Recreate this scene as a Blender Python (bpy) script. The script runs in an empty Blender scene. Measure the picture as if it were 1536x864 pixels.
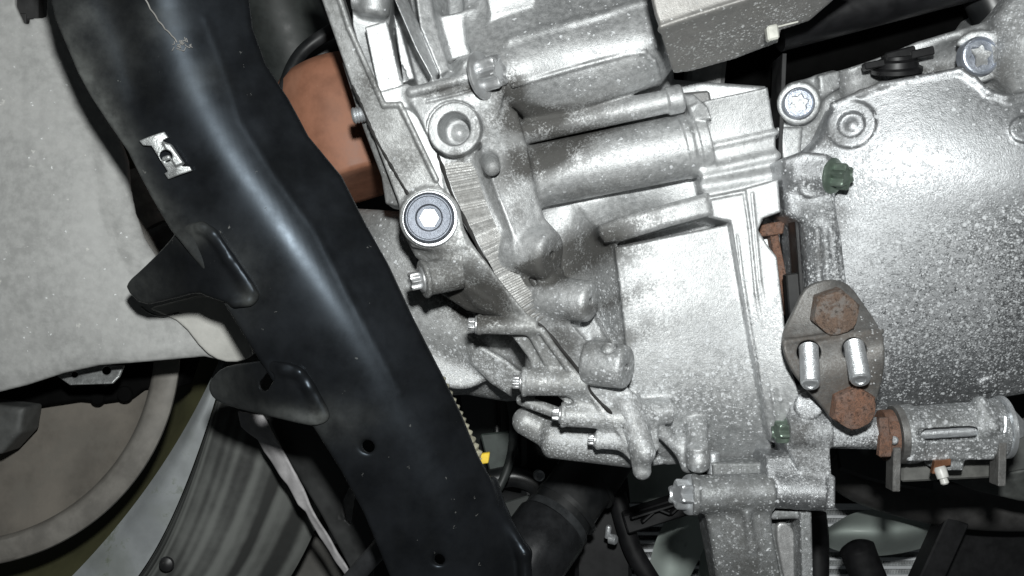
import bpy, math, random
import numpy as np
import openvdb
from mathutils import Vector, Matrix
random.seed(7); rng = np.random.default_rng(7)
S = bpy.context.scene
COL = S.collection

# ------------------------------------------------------------------ camera, light, exposure
F = 1600.0                                   # focal length in photo pixels (1536 wide)
cam = bpy.data.cameras.new("camera"); camo = bpy.data.objects.new("camera", cam); COL.objects.link(camo)
cam.sensor_width = 36.0; cam.lens = 36.0 * F / 1536.0
cam.clip_start = 0.01; cam.clip_end = 50
camo.location = (0, 0, 0); camo.rotation_euler = (math.pi / 2, 0, 0)
S.camera = camo
W = bpy.data.worlds.new("World"); S.world = W; W.use_nodes = True
W.node_tree.nodes["Background"].inputs[0].default_value = (0.88, 0.97, 1.0, 1)
W.node_tree.nodes["Background"].inputs[1].default_value = 0.028
fl = bpy.data.lights.new("camera_flash", "AREA"); fl.shape = "DISK"; fl.size = 0.022
fl.energy = 2.3; fl.color = (0.975, 1.0, 0.985)
flo = bpy.data.objects.new("camera_flash", fl); COL.objects.link(flo)
flo.location = (0.010, -0.01, 0.068)
flo.rotation_euler = (Vector((0.03, 0.42, 0.015)) - Vector(flo.location)).to_track_quat('-Z', 'Y').to_euler()
S.view_settings.view_transform = 'Standard'; S.view_settings.look = 'None'
S.view_settings.exposure = 0.0; S.view_settings.gamma = 1.0; S.view_settings.use_curve_mapping = False
S.render.engine = 'CYCLES'
S.cycles.max_bounces = 6; S.cycles.diffuse_bounces = 3; S.cycles.glossy_bounces = 4

# ------------------------------------------------------------------ small tools (millimetres inside, metres in the meshes)
MM = 0.001
QV = 1.0                                     # voxel coarseness
def P(px, py, D): return np.array([(px - 768.0) / F * D, D, (432.0 - py) / F * D])

class TPS:                                   # smooth surface through scattered depths
    def __init__(s, pts, lam=0.0):
        p = np.array(pts, float); s.c = p[:, :2].copy(); n = len(p)
        s.sc = 50.0; s.c /= s.sc
        if n < 3:
            s.w = np.zeros(n); s.a = np.array([p[:, 2].mean(), 0, 0]); return
        A = np.zeros((n + 3, n + 3)); r2 = ((s.c[:, None] - s.c[None]) ** 2).sum(-1)
        A[:n, :n] = s.k(r2) + lam * np.eye(n)
        A[:n, n] = A[n, :n] = 1; A[:n, n + 1:] = s.c; A[n + 1:, :n] = s.c.T
        sol = np.linalg.lstsq(A, np.concatenate([p[:, 2], [0, 0, 0]]), rcond=None)[0]
        s.w, s.a = sol[:n], sol[n:]
    @staticmethod
    def k(r2): return 0.5 * r2 * np.log(np.maximum(r2, 1e-12))
    def __call__(s, x, y):
        x = np.asarray(x, float) / s.sc; y = np.asarray(y, float) / s.sc
        o = s.a[0] + s.a[1] * x + s.a[2] * y
        for (cx, cy), w in zip(s.c, s.w):
            if w != 0: o = o + w * s.k((x - cx) ** 2 + (y - cy) ** 2)
        return o

class Front:                                 # depth surface given by photo points with a real distance each
    def __init__(s, pts, lam=0.0, extra=None):
        if not hasattr(pts, '__len__'): pts = [(0, 0, pts), (1000, 0, pts), (0, 800, pts)]
        s.px = TPS(pts, lam)
        s.mm = TPS([(P(*q)[0], P(*q)[2], q[2]) for q in pts], lam)
        s.extra = extra
    def at(s, px, py): return P(px, py, float(s.px(px, py)))
    def normal(s, px, py):                   # facing the viewer
        a = s.at(px, py); e = s.at(px + 4, py); d = s.at(px, py + 4); n = np.cross(e - a, d - a); n /= np.linalg.norm(n)
        return n if n[1] < 0 else -n
    def __call__(s, X, Z):
        f = s.mm(X, Z)
        return f + s.extra(X, Z) if s.extra else f

def front(f): return f if isinstance(f, Front) else Front(f)

def poly_sd(poly, X, Z):
    p = np.asarray(poly, float); n = len(p)
    d = np.full(np.broadcast(X, Z).shape, 1e18); sgn = np.ones(d.shape)
    for i in range(n):
        a, b = p[i], p[i - 1]
        ex, ez = b - a; wx = X - a[0]; wz = Z - a[1]
        t = np.clip((wx * ex + wz * ez) / max(ex * ex + ez * ez, 1e-9), 0, 1)
        d = np.minimum(d, (wx - ex * t) ** 2 + (wz - ez * t) ** 2)
        c1 = Z >= a[1]; c2 = Z < b[1]; c3 = ex * wz > ez * wx
        flip = (c1 & c2 & c3) | (~c1 & ~c2 & ~c3)
        sgn = np.where(flip, -sgn, sgn)
    return sgn * np.sqrt(d)

def seg_dist(path, X, Z):                    # distance in the picture-parallel plane to a polyline (mm)
    d = None
    for a, b in zip(path[:-1], path[1:]):
        ex, ez = b[0] - a[0], b[1] - a[1]
        t = np.clip(((X - a[0]) * ex + (Z - a[1]) * ez) / max(ex * ex + ez * ez, 1e-9), 0, 1)
        q = np.sqrt((X - a[0] - ex * t) ** 2 + (Z - a[1] - ez * t) ** 2)
        d = q if d is None else np.minimum(d, q)
    return d

def smooth_poly(poly, it=2):                 # Chaikin corner cutting
    p = [np.array(q, float) for q in poly]
    for _ in range(it):
        o = []
        for i in range(len(p)):
            a, b = p[i], p[(i + 1) % len(p)]
            o += [a * .75 + b * .25, a * .25 + b * .75]
        p = o
    return [tuple(q) for q in p]

class SDF:
    def __init__(s, x0, y0, x1, y1, D0, D1, vox):
        vox *= QV; s.v = vox
        c = [P(x, y, D) for x in (x0, x1) for y in (y0, y1) for D in (D0, D1)]
        s.lo = np.min(c, 0) - 3 * vox; s.hi = np.max(c, 0) + 3 * vox
        n = np.ceil((s.hi - s.lo) / vox).astype(int) + 1
        s.ax = [(s.lo[i] + vox * np.arange(n[i])).astype(np.float32) for i in range(3)]
        s.d = np.full(n, 1e3, np.float32)
    def win(s, lo, hi, pad):
        sl = []
        for i in range(3):
            a = int(np.searchsorted(s.ax[i], lo[i] - pad)); b = int(np.searchsorted(s.ax[i], hi[i] + pad))
            if a >= b: return None
            sl.append(slice(a, b))
        return tuple(sl)
    def grid(s, w): return s.ax[0][w[0]][:, None, None], s.ax[1][w[1]][None, :, None], s.ax[2][w[2]][None, None, :]
    def comb(s, lo, hi, fn, k, cut):
        w = s.win(lo, hi, k + 3 * s.v + 1.0)
        if w is None: return s
        b = fn(*s.grid(w)).astype(np.float32); a = s.d[w]
        if cut: b = -b
        sg = -1.0 if cut else 1.0
        m = sg * np.minimum(sg * a, sg * b)
        if k > 0:
            h = np.maximum(k - np.abs(a - b), 0) / k; m = m - sg * h * h * k * .25
        s.d[w] = m
        return s
    # --- primitives
    def cyl(s, a, b, r, r2=None, k=2.0, rd=0.8, cut=False):
        a = np.array(a, float); b = np.array(b, float); r2 = r if r2 is None else r2
        L = np.linalg.norm(b - a); u = (b - a) / L; R = max(r, r2)
        def fn(X, Y, Z):
            dx, dy, dz = X - a[0], Y - a[1], Z - a[2]
            t = dx * u[0] + dy * u[1] + dz * u[2]
            rad = np.sqrt(np.maximum(dx * dx + dy * dy + dz * dz - t * t, 0))
            q = rad - (r + (r2 - r) * np.clip(t / L, 0, 1)) + rd
            c = np.maximum(-t, t - L) + rd
            return np.minimum(np.maximum(q, c), 0) + np.sqrt(np.maximum(q, 0) ** 2 + np.maximum(c, 0) ** 2) - rd
        return s.comb(np.minimum(a, b) - R, np.maximum(a, b) + R, fn, k, cut)
    def cap(s, a, b, r, r2=None, k=2.0, cut=False):
        a = np.array(a, float); b = np.array(b, float); r2 = r if r2 is None else r2
        e = b - a; L2 = max(float(e @ e), 1e-6); R = max(r, r2)
        def fn(X, Y, Z):
            dx, dy, dz = X - a[0], Y - a[1], Z - a[2]
            t = np.clip((dx * e[0] + dy * e[1] + dz * e[2]) / L2, 0, 1)
            return np.sqrt((dx - e[0] * t) ** 2 + (dy - e[1] * t) ** 2 + (dz - e[2] * t) ** 2) - (r + (r2 - r) * t)
        return s.comb(np.minimum(a, b) - R, np.maximum(a, b) + R, fn, k, cut)
    def bead(s, path, f, r, off=0.0, k=1.5, cut=False):   # a rounded bead along a path of photo points on a depth surface
        f = front(f); q = [f.at(x, y) + np.array([0, off, 0]) for x, y in path]
        for a, b in zip(q[:-1], q[1:]): s.cap(a, b, r, k=k, cut=cut)
        return s
    def plate(s, poly, f, back=None, thick=None, k=2.0, rd=0.8, cut=False, sm=0, over=0.0):
        f = front(f)
        if sm: poly = smooth_poly(poly, sm)
        pp = np.array([f.at(x, y) for x, y in poly]); pz = pp[:, [0, 2]]
        y0 = pp[:, 1].min() - 18; y1 = back if back is not None else pp[:, 1].max() + (thick or 5) + 18
        def fn(X, Y, Z):
            X2, Z2 = X[:, 0, :], Z[:, 0, :]
            d2 = poly_sd(pz, X2, Z2).astype(np.float32); ff = f(X2, Z2)
            gx, gz = np.gradient(ff, s.v) if min(ff.shape) > 1 else (0, 0)
            g = (1 / np.sqrt(1 + np.clip(gx ** 2 + gz ** 2, 0, 4))).astype(np.float32)
            ff = ff.astype(np.float32) - np.float32(over)
            d2 = d2[:, None, :] + rd
            if back is not None: c = np.maximum((ff[:, None, :] - Y) * g[:, None, :], Y - back)
            else: c = (np.abs(Y - ff[:, None, :] - thick / 2) - thick / 2) * g[:, None, :]
            c = c + rd
            return np.minimum(np.maximum(d2, c), 0) + np.sqrt(np.maximum(d2, 0) ** 2 + np.maximum(c, 0) ** 2) - rd
        lo = np.array([pz[:, 0].min(), y0, pz[:, 1].min()]); hi = np.array([pz[:, 0].max(), y1, pz[:, 1].max()])
        return s.comb(lo, hi, fn, k, cut)
    def mesh(s, name, mat, parent=None, attrs=None, flakes=True):
        v = s.v; d = np.clip(s.d, -3 * v, 3 * v)
        for i in range(3):                     # close the solid at the block's limits
            ix = [slice(None)] * 3
            for e in (0, -1): ix[i] = e; d[tuple(ix)] = 3 * v
        g = openvdb.FloatGrid(3 * v); g.copyFromArray(d)
        pts, quads = g.convertToQuads(0.0)
        pts = pts.astype(np.float64) * v + s.lo
        me = bpy.data.meshes.new(name); nv, nq = len(pts), len(quads)
        me.vertices.add(nv); me.vertices.foreach_set("co", (pts * MM).astype(np.float32).ravel())
        a = pts[quads[:, 0]]; b = pts[quads[:, 1]]; c = pts[quads[:, 2]]
        if np.einsum('ij,ij->', a, np.cross(b, c)) < 0: quads = quads[:, ::-1]
        me.loops.add(nq * 4); me.loops.foreach_set("vertex_index", np.ascontiguousarray(quads).astype(np.int32).ravel())
        me.polygons.add(nq); me.polygons.foreach_set("loop_start", np.arange(nq, dtype=np.int32) * 4)
        me.polygons.foreach_set("use_smooth", np.ones(nq, bool))
        me.update(calc_edges=True); me.validate()
        if attrs: paint(me, pts, attrs)
        me.materials.append(mat)
        return link(name, me, parent)

def paint(me, pts, attrs):                   # dirt and oxide maps: blobs (px, py, radius px, amount) on the surface
    px = pts[:, 0] / pts[:, 1] * F + 768; py = 432 - pts[:, 2] / pts[:, 1] * F
    for an, blobs in attrs.items():
        v = np.zeros(len(pts))
        for b in blobs:
            if len(b) == 1: v += b[0]; continue
            x, y, r, amt = b[:4]; r2 = b[4] if len(b) > 4 else r; ang = math.radians(b[5]) if len(b) > 5 else 0
            dx, dy = px - x, py - y
            u = dx * math.cos(ang) + dy * math.sin(ang); w = -dx * math.sin(ang) + dy * math.cos(ang)
            v += amt * np.exp(-(u / r) ** 2 - (w / r2) ** 2)
        at = me.attributes.new(an, 'FLOAT', 'POINT'); at.data.foreach_set("value", np.clip(v, 0, 1).astype(np.float32))

def link(name, me, parent=None):
    o = bpy.data.objects.new(name, me); COL.objects.link(o)
    if parent is not None:
        o.parent = parent
        w = Vector((0, 0, 0)); q = parent
        while q: w += q.location; q = q.parent
        o.location = -w
    return o
def thing(name, label, cat, at, group=None):
    o = bpy.data.objects.new(name, None); COL.objects.link(o); o.empty_display_size = 0.01
    o.location = Vector(at) * MM; o['label'] = label; o['category'] = cat
    if group: o['group'] = group
    return o
def tag(o, label, cat, group=None):
    o['label'] = label; o['category'] = cat
    if group: o['group'] = group
    return o

def raw(name, verts, faces, mat, parent=None, smooth=True, ang=35):
    me = bpy.data.meshes.new(name); me.from_pydata([tuple(np.array(v) * MM) for v in verts], [], faces)
    me.update(); me.validate()
    if smooth:
        me.polygons.foreach_set("use_smooth", np.ones(len(me.polygons), bool))
        me.set_sharp_from_angle(angle=math.radians(ang))
    me.materials.append(mat)
    return link(name, me, parent)

def basis(axis, spin=0.0):
    w = Vector(axis).normalized(); up = Vector((0, 0, 1)) if abs(w.z) < .95 else Vector((1, 0, 0))
    u = up.cross(w).normalized(); v = w.cross(u)
    c, s_ = math.cos(spin), math.sin(spin)
    return np.array(u * c + v * s_), np.array(v * c - u * s_), np.array(w)

# loops: a solid made from stacked outlines (radius or outline function, height along the axis)
def loops(prof, at=(0, 0, 0), axis=(0, 0, 1), n=36, spin=0.0, caps=(True, True)):
    u, v, w = basis(axis, spin); at = np.array(at, float); V, Fc = [], []
    th = np.arange(n) / n * 2 * math.pi
    for r, h in prof:
        rr = np.array([r(t) for t in th]) if callable(r) else np.full(n, r)
        for t, q in zip(th, rr): V.append(at + u * q * math.cos(t) + v * q * math.sin(t) + w * h)
    m = len(prof)
    for i in range(m - 1):
        for j in range(n):
            a = i * n + j; b = i * n + (j + 1) % n
            Fc.append((a, b, b + n, a + n))
    if caps[0]: Fc.append(tuple(range(n - 1, -1, -1)))
    if caps[1]: Fc.append(tuple((m - 1) * n + j for j in range(n)))
    return V, Fc

def merge(*vf):
    V, Fc = [], []
    for v, f in vf:
        o = len(V); V += list(v); Fc += [tuple(i + o for i in q) for q in f]
    return V, Fc

def spline(pts, n):                          # Catmull-Rom through points
    p = np.array(pts, float)
    if len(p) == 2: t = np.linspace(0, 1, n)[:, None]; return p[0] * (1 - t) + p[1] * t
    q = np.vstack([2 * p[0] - p[1], p, 2 * p[-1] - p[-2]]); m = len(p) - 1; o = []
    for t in np.linspace(0, m, n):
        i = min(int(t), m - 1); f = t - i; a, b, c, d = q[i:i + 4]
        o.append(.5 * (2 * b + (c - a) * f + (2 * a - 5 * b + 4 * c - d) * f * f + (3 * b - a - 3 * c + d) * f ** 3))
    return np.array(o)

def tube(pts, r, n=16, m=None, rfun=None, closed=True):  # swept round section; pts mm
    m = m or max(8, len(pts) * 8); c = spline(pts, m); V, Fc = [], []
    t = np.gradient(c, axis=0); t /= np.linalg.norm(t, axis=1)[:, None]
    ref = np.array([0, 1.0, 0]) if abs(t[0][1]) < .9 else np.array([1.0, 0, 0])
    for i in range(m):
        u = np.cross(t[i], ref); u /= np.linalg.norm(u); ref2 = np.cross(u, t[i]); ref = ref2
        rr = r * (rfun(i / (m - 1)) if rfun else 1)
        for j in range(n):
            a = 2 * math.pi * j / n; V.append(c[i] + rr * (math.cos(a) * u + math.sin(a) * ref2))
    for i in range(m - 1):
        for j in range(n):
            a = i * n + j; b = i * n + (j + 1) % n; Fc.append((a, b, b + n, a + n))
    if closed: Fc += [tuple(range(n - 1, -1, -1)), tuple((m - 1) * n + j for j in range(n))]
    return V, Fc

def loft(sections, n=40, m=6, thick=0.0):    # skin through polylines of (px, py, D); thickness along the view-facing normal
    sec = [spline([P(*q) for q in s_], n) for s_ in sections]
    rows = []
    for j in range(n): rows.append(spline([s_[j] for s_ in sec], m * (len(sec) - 1) + 1))
    G = np.array(rows); a, b = G.shape[:2]; V = list(G.reshape(-1, 3)); Fc = []
    for i in range(a - 1):
        for j in range(b - 1): Fc.append((i * b + j, i * b + j + 1, (i + 1) * b + j + 1, (i + 1) * b + j))
    if thick:
        du = np.gradient(G, axis=0); dv = np.gradient(G, axis=1); nn = np.cross(du, dv); nn /= np.linalg.norm(nn, axis=2)[..., None] + 1e-9
        if nn[..., 1].mean() < 0: nn = -nn
        o = len(V); V += list((G + nn * thick).reshape(-1, 3))
        Fc += [tuple(o + i for i in reversed(q)) for q in Fc]
        ring = [j for j in range(b)] + [i * b + b - 1 for i in range(1, a)] + [(a - 1) * b + j for j in range(b - 2, -1, -1)] + [i * b for i in range(a - 2, 0, -1)]
        for i in range(len(ring)):
            p, q = ring[i], ring[(i + 1) % len(ring)]; Fc.append((q, p, p + o, q + o))
    return V, Fc

def box(c, ex, ey, ez, bv=0.0):              # oriented box from centre and three half-extent vectors, corners chamfered
    c = np.array(c, float); ex, ey, ez = (np.array(e, float) for e in (ex, ey, ez))
    V = []; Fc = []
    le = [np.linalg.norm(e) for e in (ex, ey, ez)]; b = [min(bv / l, .45) for l in le]
    idx = {}
    for sx in (-1, 1):
        for sy in (-1, 1):
            for sz in (-1, 1):
                for k in range(3):
                    f = [1 - b[0], 1 - b[1], 1 - b[2]]; f[k] = 1.0
                    idx[(sx, sy, sz, k)] = len(V); V.append(c + ex * sx * f[0] + ey * sy * f[1] + ez * sz * f[2])
    for k in range(3):
        o = [i for i in range(3) if i != k]
        for sk in (-1, 1):
            q = []
            for s1, s2 in ((-1, -1), (1, -1), (1, 1), (-1, 1)):
                sg = [0, 0, 0]; sg[k] = sk; sg[o[0]] = s1; sg[o[1]] = s2; q.append(idx[(*sg, k)])
            Fc.append(tuple(q))
        for s1 in (-1, 1):
            for s2 in (-1, 1):
                q = []
                for kk, tt in ((o[0], -1), (o[0], 1), (o[1], 1), (o[1], -1)):
                    sg = [0, 0, 0]; sg[k] = tt; sg[o[0]] = s1; sg[o[1]] = s2; q.append(idx[(*sg, kk)])
                Fc.append(tuple(q))
    for sx in (-1, 1):
        for sy in (-1, 1):
            for sz in (-1, 1): Fc.append(tuple(idx[(sx, sy, sz, k)] for k in range(3)))
    return V, Fc

def fixn(o):                                 # consistent outward normals
    import bmesh
    bm = bmesh.new(); bm.from_mesh(o.data); bmesh.ops.recalc_face_normals(bm, faces=bm.faces[:]); bm.to_mesh(o.data); bm.free(); o.data.update()
    return o
def solid(name, vf, mat, parent=None, ang=35): return fixn(raw(name, vf[0], vf[1], mat, parent, True, ang))

# ------------------------------------------------------------------ materials
class NT:
    def __init__(s, name):
        s.m = bpy.data.materials.new(name); s.m.use_nodes = True; s.t = s.m.node_tree; s.n = s.t.nodes
        s.b = s.n["Principled BSDF"]; s.tc = s.n.new("ShaderNodeTexCoord")
    def put(s, sock, v):
        if hasattr(v, 'is_linked') or hasattr(v, 'links'): s.t.links.new(v, sock)
        else:
            if hasattr(sock.default_value, '__len__') and not hasattr(v, '__len__'): v = (v, v, v)
            if hasattr(v, '__len__') and len(v) == 3 and len(sock.default_value) == 4: v = (*v, 1)
            sock.default_value = v
    def noise(s, scale, detail=4, rough=.55, dist=0, coord=None):
        x = s.n.new("ShaderNodeTexNoise"); x.inputs["Scale"].default_value = scale * 1000
        x.inputs["Detail"].default_value = detail; x.inputs["Roughness"].default_value = rough; x.inputs["Distortion"].default_value = dist
        s.t.links.new(coord or s.tc.outputs["Object"], x.inputs["Vector"]); return x.outputs["Fac"]
    def vor(s, scale, out="Distance", rnd=1.0):
        x = s.n.new("ShaderNodeTexVoronoi"); x.inputs["Scale"].default_value = scale * 1000; x.inputs["Randomness"].default_value = rnd
        s.t.links.new(s.tc.outputs["Object"], x.inputs["Vector"]); return x.outputs[out]
    def spots(s, scale, density, r0, r1, warp=.35):     # irregular flakes: warped cells, each with its own size
        nz = s.n.new("ShaderNodeTexNoise"); nz.inputs["Scale"].default_value = scale * 2600; nz.inputs["Detail"].default_value = 3
        s.t.links.new(s.tc.outputs["Object"], nz.inputs["Vector"])
        a = s.n.new("ShaderNodeVectorMath"); a.operation = 'SCALE'; a.inputs[3].default_value = warp / (scale * 1000) * 2
        s.t.links.new(nz.outputs["Color"], a.inputs[0])
        b = s.n.new("ShaderNodeVectorMath"); b.operation = 'ADD'; s.t.links.new(s.tc.outputs["Object"], b.inputs[0]); s.t.links.new(a.outputs[0], b.inputs[1])
        v = s.n.new("ShaderNodeTexVoronoi"); v.inputs["Scale"].default_value = scale * 1000; s.t.links.new(b.outputs[0], v.inputs["Vector"])
        sp = s.n.new("ShaderNodeSeparateColor"); s.t.links.new(v.outputs["Color"], sp.inputs[0])
        rad = s.rng(sp.outputs[0], 0, 1, r0, r1); on = s.math('LESS_THAN', sp.outputs[1], density)
        m = s.math('SUBTRACT', 1.0, s.step(s.math('DIVIDE', v.outputs["Distance"], rad), .55, 1.0))
        return s.math('MULTIPLY', m, on)
    def mapped(s, rot, sc):
        x = s.n.new("ShaderNodeMapping"); x.inputs["Rotation"].default_value = rot; x.inputs["Scale"].default_value = sc
        s.t.links.new(s.tc.outputs["Object"], x.inputs["Vector"]); return x.outputs[0]
    def math(s, op, a, b=0.0, clamp=False):
        x = s.n.new("ShaderNodeMath"); x.operation = op; x.use_clamp = clamp; s.put(x.inputs[0], a); s.put(x.inputs[1], b); return x.outputs[0]
    def step(s, v, lo, hi):
        x = s.n.new("ShaderNodeMapRange"); x.interpolation_type = 'SMOOTHSTEP'; s.put(x.inputs[0], v); s.put(x.inputs[1], lo); s.put(x.inputs[2], hi); return x.outputs[0]
    def rng(s, v, lo, hi, a, b):
        x = s.n.new("ShaderNodeMapRange"); s.put(x.inputs[0], v)
        for i, q in enumerate((lo, hi, a, b)): s.put(x.inputs[i + 1], q)
        return x.outputs[0]
    def mix(s, f, a, b):
        x = s.n.new("ShaderNodeMix"); x.data_type = 'RGBA'; s.put(x.inputs[0], f); s.put(x.inputs[6], a); s.put(x.inputs[7], b); return x.outputs[2]
    def attr(s, name):
        x = s.n.new("ShaderNodeAttribute"); x.attribute_name = name; return x.outputs["Fac"]
    def bump(s, h, strength, dist):
        x = s.n.new("ShaderNodeBump"); x.inputs["Strength"].default_value = strength; x.inputs["Distance"].default_value = dist * MM
        s.t.links.new(h, x.inputs["Height"]); s.t.links.new(x.outputs[0], s.b.inputs["Normal"])
    def out(s, color=None, metal=None, rough=None, spec=None):
        for k, v in (("Base Color", color), ("Metallic", metal), ("Roughness", rough), ("Specular IOR Level", spec)):
            if v is not None: s.put(s.b.inputs[k], v)
        return s.m

def cast_metal(name, base=(.55, .56, .57), dark=(.30, .31, .32), speck0=0.0, grime0=0.0, rough=.48, metal=.5, oxide=(.80, .82, .84), dirt=(.04, .037, .032)):
    t = NT(name)
    big = t.noise(.03, 5, .6); mid = t.noise(.45, 6, .7); fine = t.noise(1.9, 5, .65); sp = t.math('ADD', t.math('MULTIPLY', t.noise(1.5, 2, .6, .5), .7), t.math('MULTIPLY', t.noise(.45, 3, .6), .3)); gr = t.noise(1.15, 6, .75, .3); gb = t.noise(.13, 4, .6)
    speck = t.math('ADD', t.attr('speck'), speck0, True); grime = t.math('ADD', t.attr('grime'), grime0, True)
    col = t.mix(t.step(t.math('ADD', t.math('MULTIPLY', mid, .55), t.math('MULTIPLY', big, .45)), .36, .64), dark, base)
    th = t.rng(speck, 0, 1, .68, .45)
    sm = t.step(t.math('SUBTRACT', t.math('ADD', t.math('MULTIPLY', sp, .8), t.math('MULTIPLY', fine, .2)), th), -.012, .05)
    sm = t.math('MULTIPLY', sm, t.step(speck, 0.02, .15)); sm = t.math('MULTIPLY', sm, .42)
    sm = t.math('MAXIMUM', sm, t.math('MAXIMUM', t.spots(.45, t.math('MULTIPLY', speck, 1.2), .14, .46, .5), t.spots(.95, t.math('MULTIPLY', speck, 1.15), .18, .55, .45)))
    col = t.mix(t.math('MULTIPLY', sm, .9), col, oxide)
    gn = t.math('ADD', t.math('ADD', gr, t.math('MULTIPLY', t.math('SUBTRACT', gb, .5), .7)), t.math('MULTIPLY', grime, .22))
    gm = t.math('MULTIPLY', t.math('MULTIPLY', grime, 1.15), t.step(gn, .42, .72), True)
    col = t.mix(t.math('MULTIPLY', gm, .92), col, dirt)
    me = t.math('MULTIPLY', t.math('SUBTRACT', metal, t.math('MULTIPLY', sm, metal * .75)), t.math('SUBTRACT', 1.0, t.math('MULTIPLY', gm, .8)))
    ro = t.math('ADD', t.math('ADD', t.rng(mid, .3, .7, rough - .08, rough + .1), t.math('MULTIPLY', sm, .25)), t.math('MULTIPLY', gm, .3), True)
    h = t.math('ADD', t.math('ADD', t.math('MULTIPLY', fine, .5), t.math('MULTIPLY', sm, .35)), t.math('MULTIPLY', mid, .6))
    t.bump(h, .7, .38)
    return t.out(col, me, ro)

def plain(name, c, rough=.5, metal=0.0, var=.25, vs=.15, bump=.0, bs=.8, dust=None, spec=None, dsc=.5, dth=.62, cloud=.25, chips=None):
    t = NT(name); n = t.noise(vs, 5, .6); c = np.array(c, float)
    col = t.mix(t.step(n, .3, .7), tuple(c * (1 - var)), tuple(np.minimum(c * (1 + var), 1)))
    ro = t.rng(n, .3, .7, rough - .07, rough + .08)
    if dust is not None:
        dm = t.step(t.noise(dsc, 6, .7), dth, dth + .12); dm2 = t.step(t.noise(.04, 3), .45, .65)
        dd = t.math('ADD', t.math('ADD', t.math('MULTIPLY', dm, .5), t.math('MULTIPLY', dm2, cloud)), t.math('MULTIPLY', t.attr('dust'), t.rng(t.noise(.16, 5, .65), .3, .7, .35, 1.1)), True)
        col = t.mix(dd, col, dust); ro = t.math('ADD', ro, t.math('MULTIPLY', dd, .35), True)
    if chips:                                  # (cells per mm, density, smallest, largest, colour): chips, splashes, flakes
        for cs, dn, r0, r1, cc in chips:
            m = t.spots(cs, dn, r0, r1, .6); col = t.mix(t.math('MULTIPLY', m, .85), col, cc); ro = t.math('ADD', ro, t.math('MULTIPLY', m, .2), True)
    if bump: t.bump(t.noise(bs, 4), .6, bump)
    return t.out(col, metal, ro, spec)

def rust(name, bare, brown, orange, bare_amt, metal=.5):
    t = NT(name); a = t.noise(.16, 6, .7, .4); b = t.noise(.55, 6, .75); f = t.noise(2.2, 4, .7)
    v = t.math('ADD', t.math('MULTIPLY', a, .6), t.math('MULTIPLY', b, .4))
    col = t.mix(t.step(t.math('ADD', t.math('MULTIPLY', b, .6), t.math('MULTIPLY', f, .4)), .38, .60), brown, orange)
    bm = t.math('MULTIPLY', t.step(v, .46, .60), bare_amt)
    col = t.mix(bm, col, bare)
    pits = t.spots(.7, .5, .15, .5, .6); col = t.mix(t.math('MULTIPLY', pits, .55), col, (.035, .022, .018))
    h = t.math('ADD', t.math('MULTIPLY', f, .6), t.math('SUBTRACT', b, t.math('MULTIPLY', pits, .4)))
    t.bump(h, .9, .5)
    return t.out(col, t.math('MULTIPLY', bm, metal), t.rng(b, .3, .7, .55, .85))
# ------------------------------------------------------------------ shared materials
M_case = cast_metal("cast_aluminium", base=(.69, .70, .705), dark=(.42, .43, .435), metal=.66)
M_bell = cast_metal("cast_aluminium_weathered", base=(.58, .59, .59), dark=(.36, .365, .36), metal=.58)
M_sump = cast_metal("cast_aluminium_oxidised", base=(.52, .53, .545), dark=(.34, .35, .36), rough=.42, metal=.84)
M_rough = cast_metal("cast_aluminium_pitted", base=(.40, .41, .42), dark=(.25, .26, .26), rough=.5, speck0=.34, metal=.6)
M_cut = cast_metal("machined_aluminium", base=(.72, .72, .72), dark=(.5, .5, .5), rough=.32, metal=.6)
M_zinc = cast_metal("zinc_plated_steel", base=(.80, .82, .84), dark=(.66, .68, .70), rough=.36, metal=.75)
M_bolt = cast_metal("bright_bolt_steel", base=(.88, .89, .90), dark=(.62, .63, .64), rough=.34, metal=.78)
M_plug = cast_metal("blue_zinc_plug", base=(.20, .215, .25), dark=(.13, .145, .17), rough=.42, metal=.6)
M_green = cast_metal("green_coated_steel", base=(.24, .30, .25), dark=(.13, .17, .14), rough=.35, metal=.55)
M_steel = cast_metal("bare_steel_plate", base=(.26, .258, .252), dark=(.16, .158, .154), rough=.48, metal=.6, grime0=.22, dirt=(.09, .07, .055))
M_rust = rust("rusty_steel_head", (.27, .25, .235), (.12, .085, .066), (.19, .125, .09), .9)
M_rust2 = rust("orange_rust", (.21, .17, .155), (.12, .075, .056), (.27, .135, .085), .5, .2)
M_black = plain("black_plastic", (.012, .012, .013), .45, dust=(.06, .06, .058))

# ------------------------------------------------------------------ gearbox
G = thing("gearbox", "cast aluminium gearbox casing with a diagonal bolted flange filling the middle of the photo", "gearbox", P(880, 400, 420))

c = SDF(560, -60, 1215, 735, 382, 470, .44)
base = front([(560, -40, 440), (760, -40, 432), (1000, -40, 432), (700, 200, 424), (830, 230, 436), (850, 300, 441), (848, 380, 441), (872, 470, 438), (898, 560, 433), (925, 390, 421), (936, 500, 420), (948, 580, 422), (960, 300, 441), (1040, 280, 440), (1010, 420, 430), (1080, 480, 432), (1000, 560, 432),
              (1100, 200, 436), (1160, 300, 434), (1100, 600, 436), (1000, 640, 436), (900, 600, 430), (800, 480, 428)])
c.plate([(565, -60), (1005, -60), (1012, 118), (1150, 128), (1170, 235), (1172, 690), (1050, 690), (965, 702), (935, 660), (860, 560), (770, 440), (690, 300), (640, 200), (600, 110)], base, back=468, k=0, rd=2)
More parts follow.
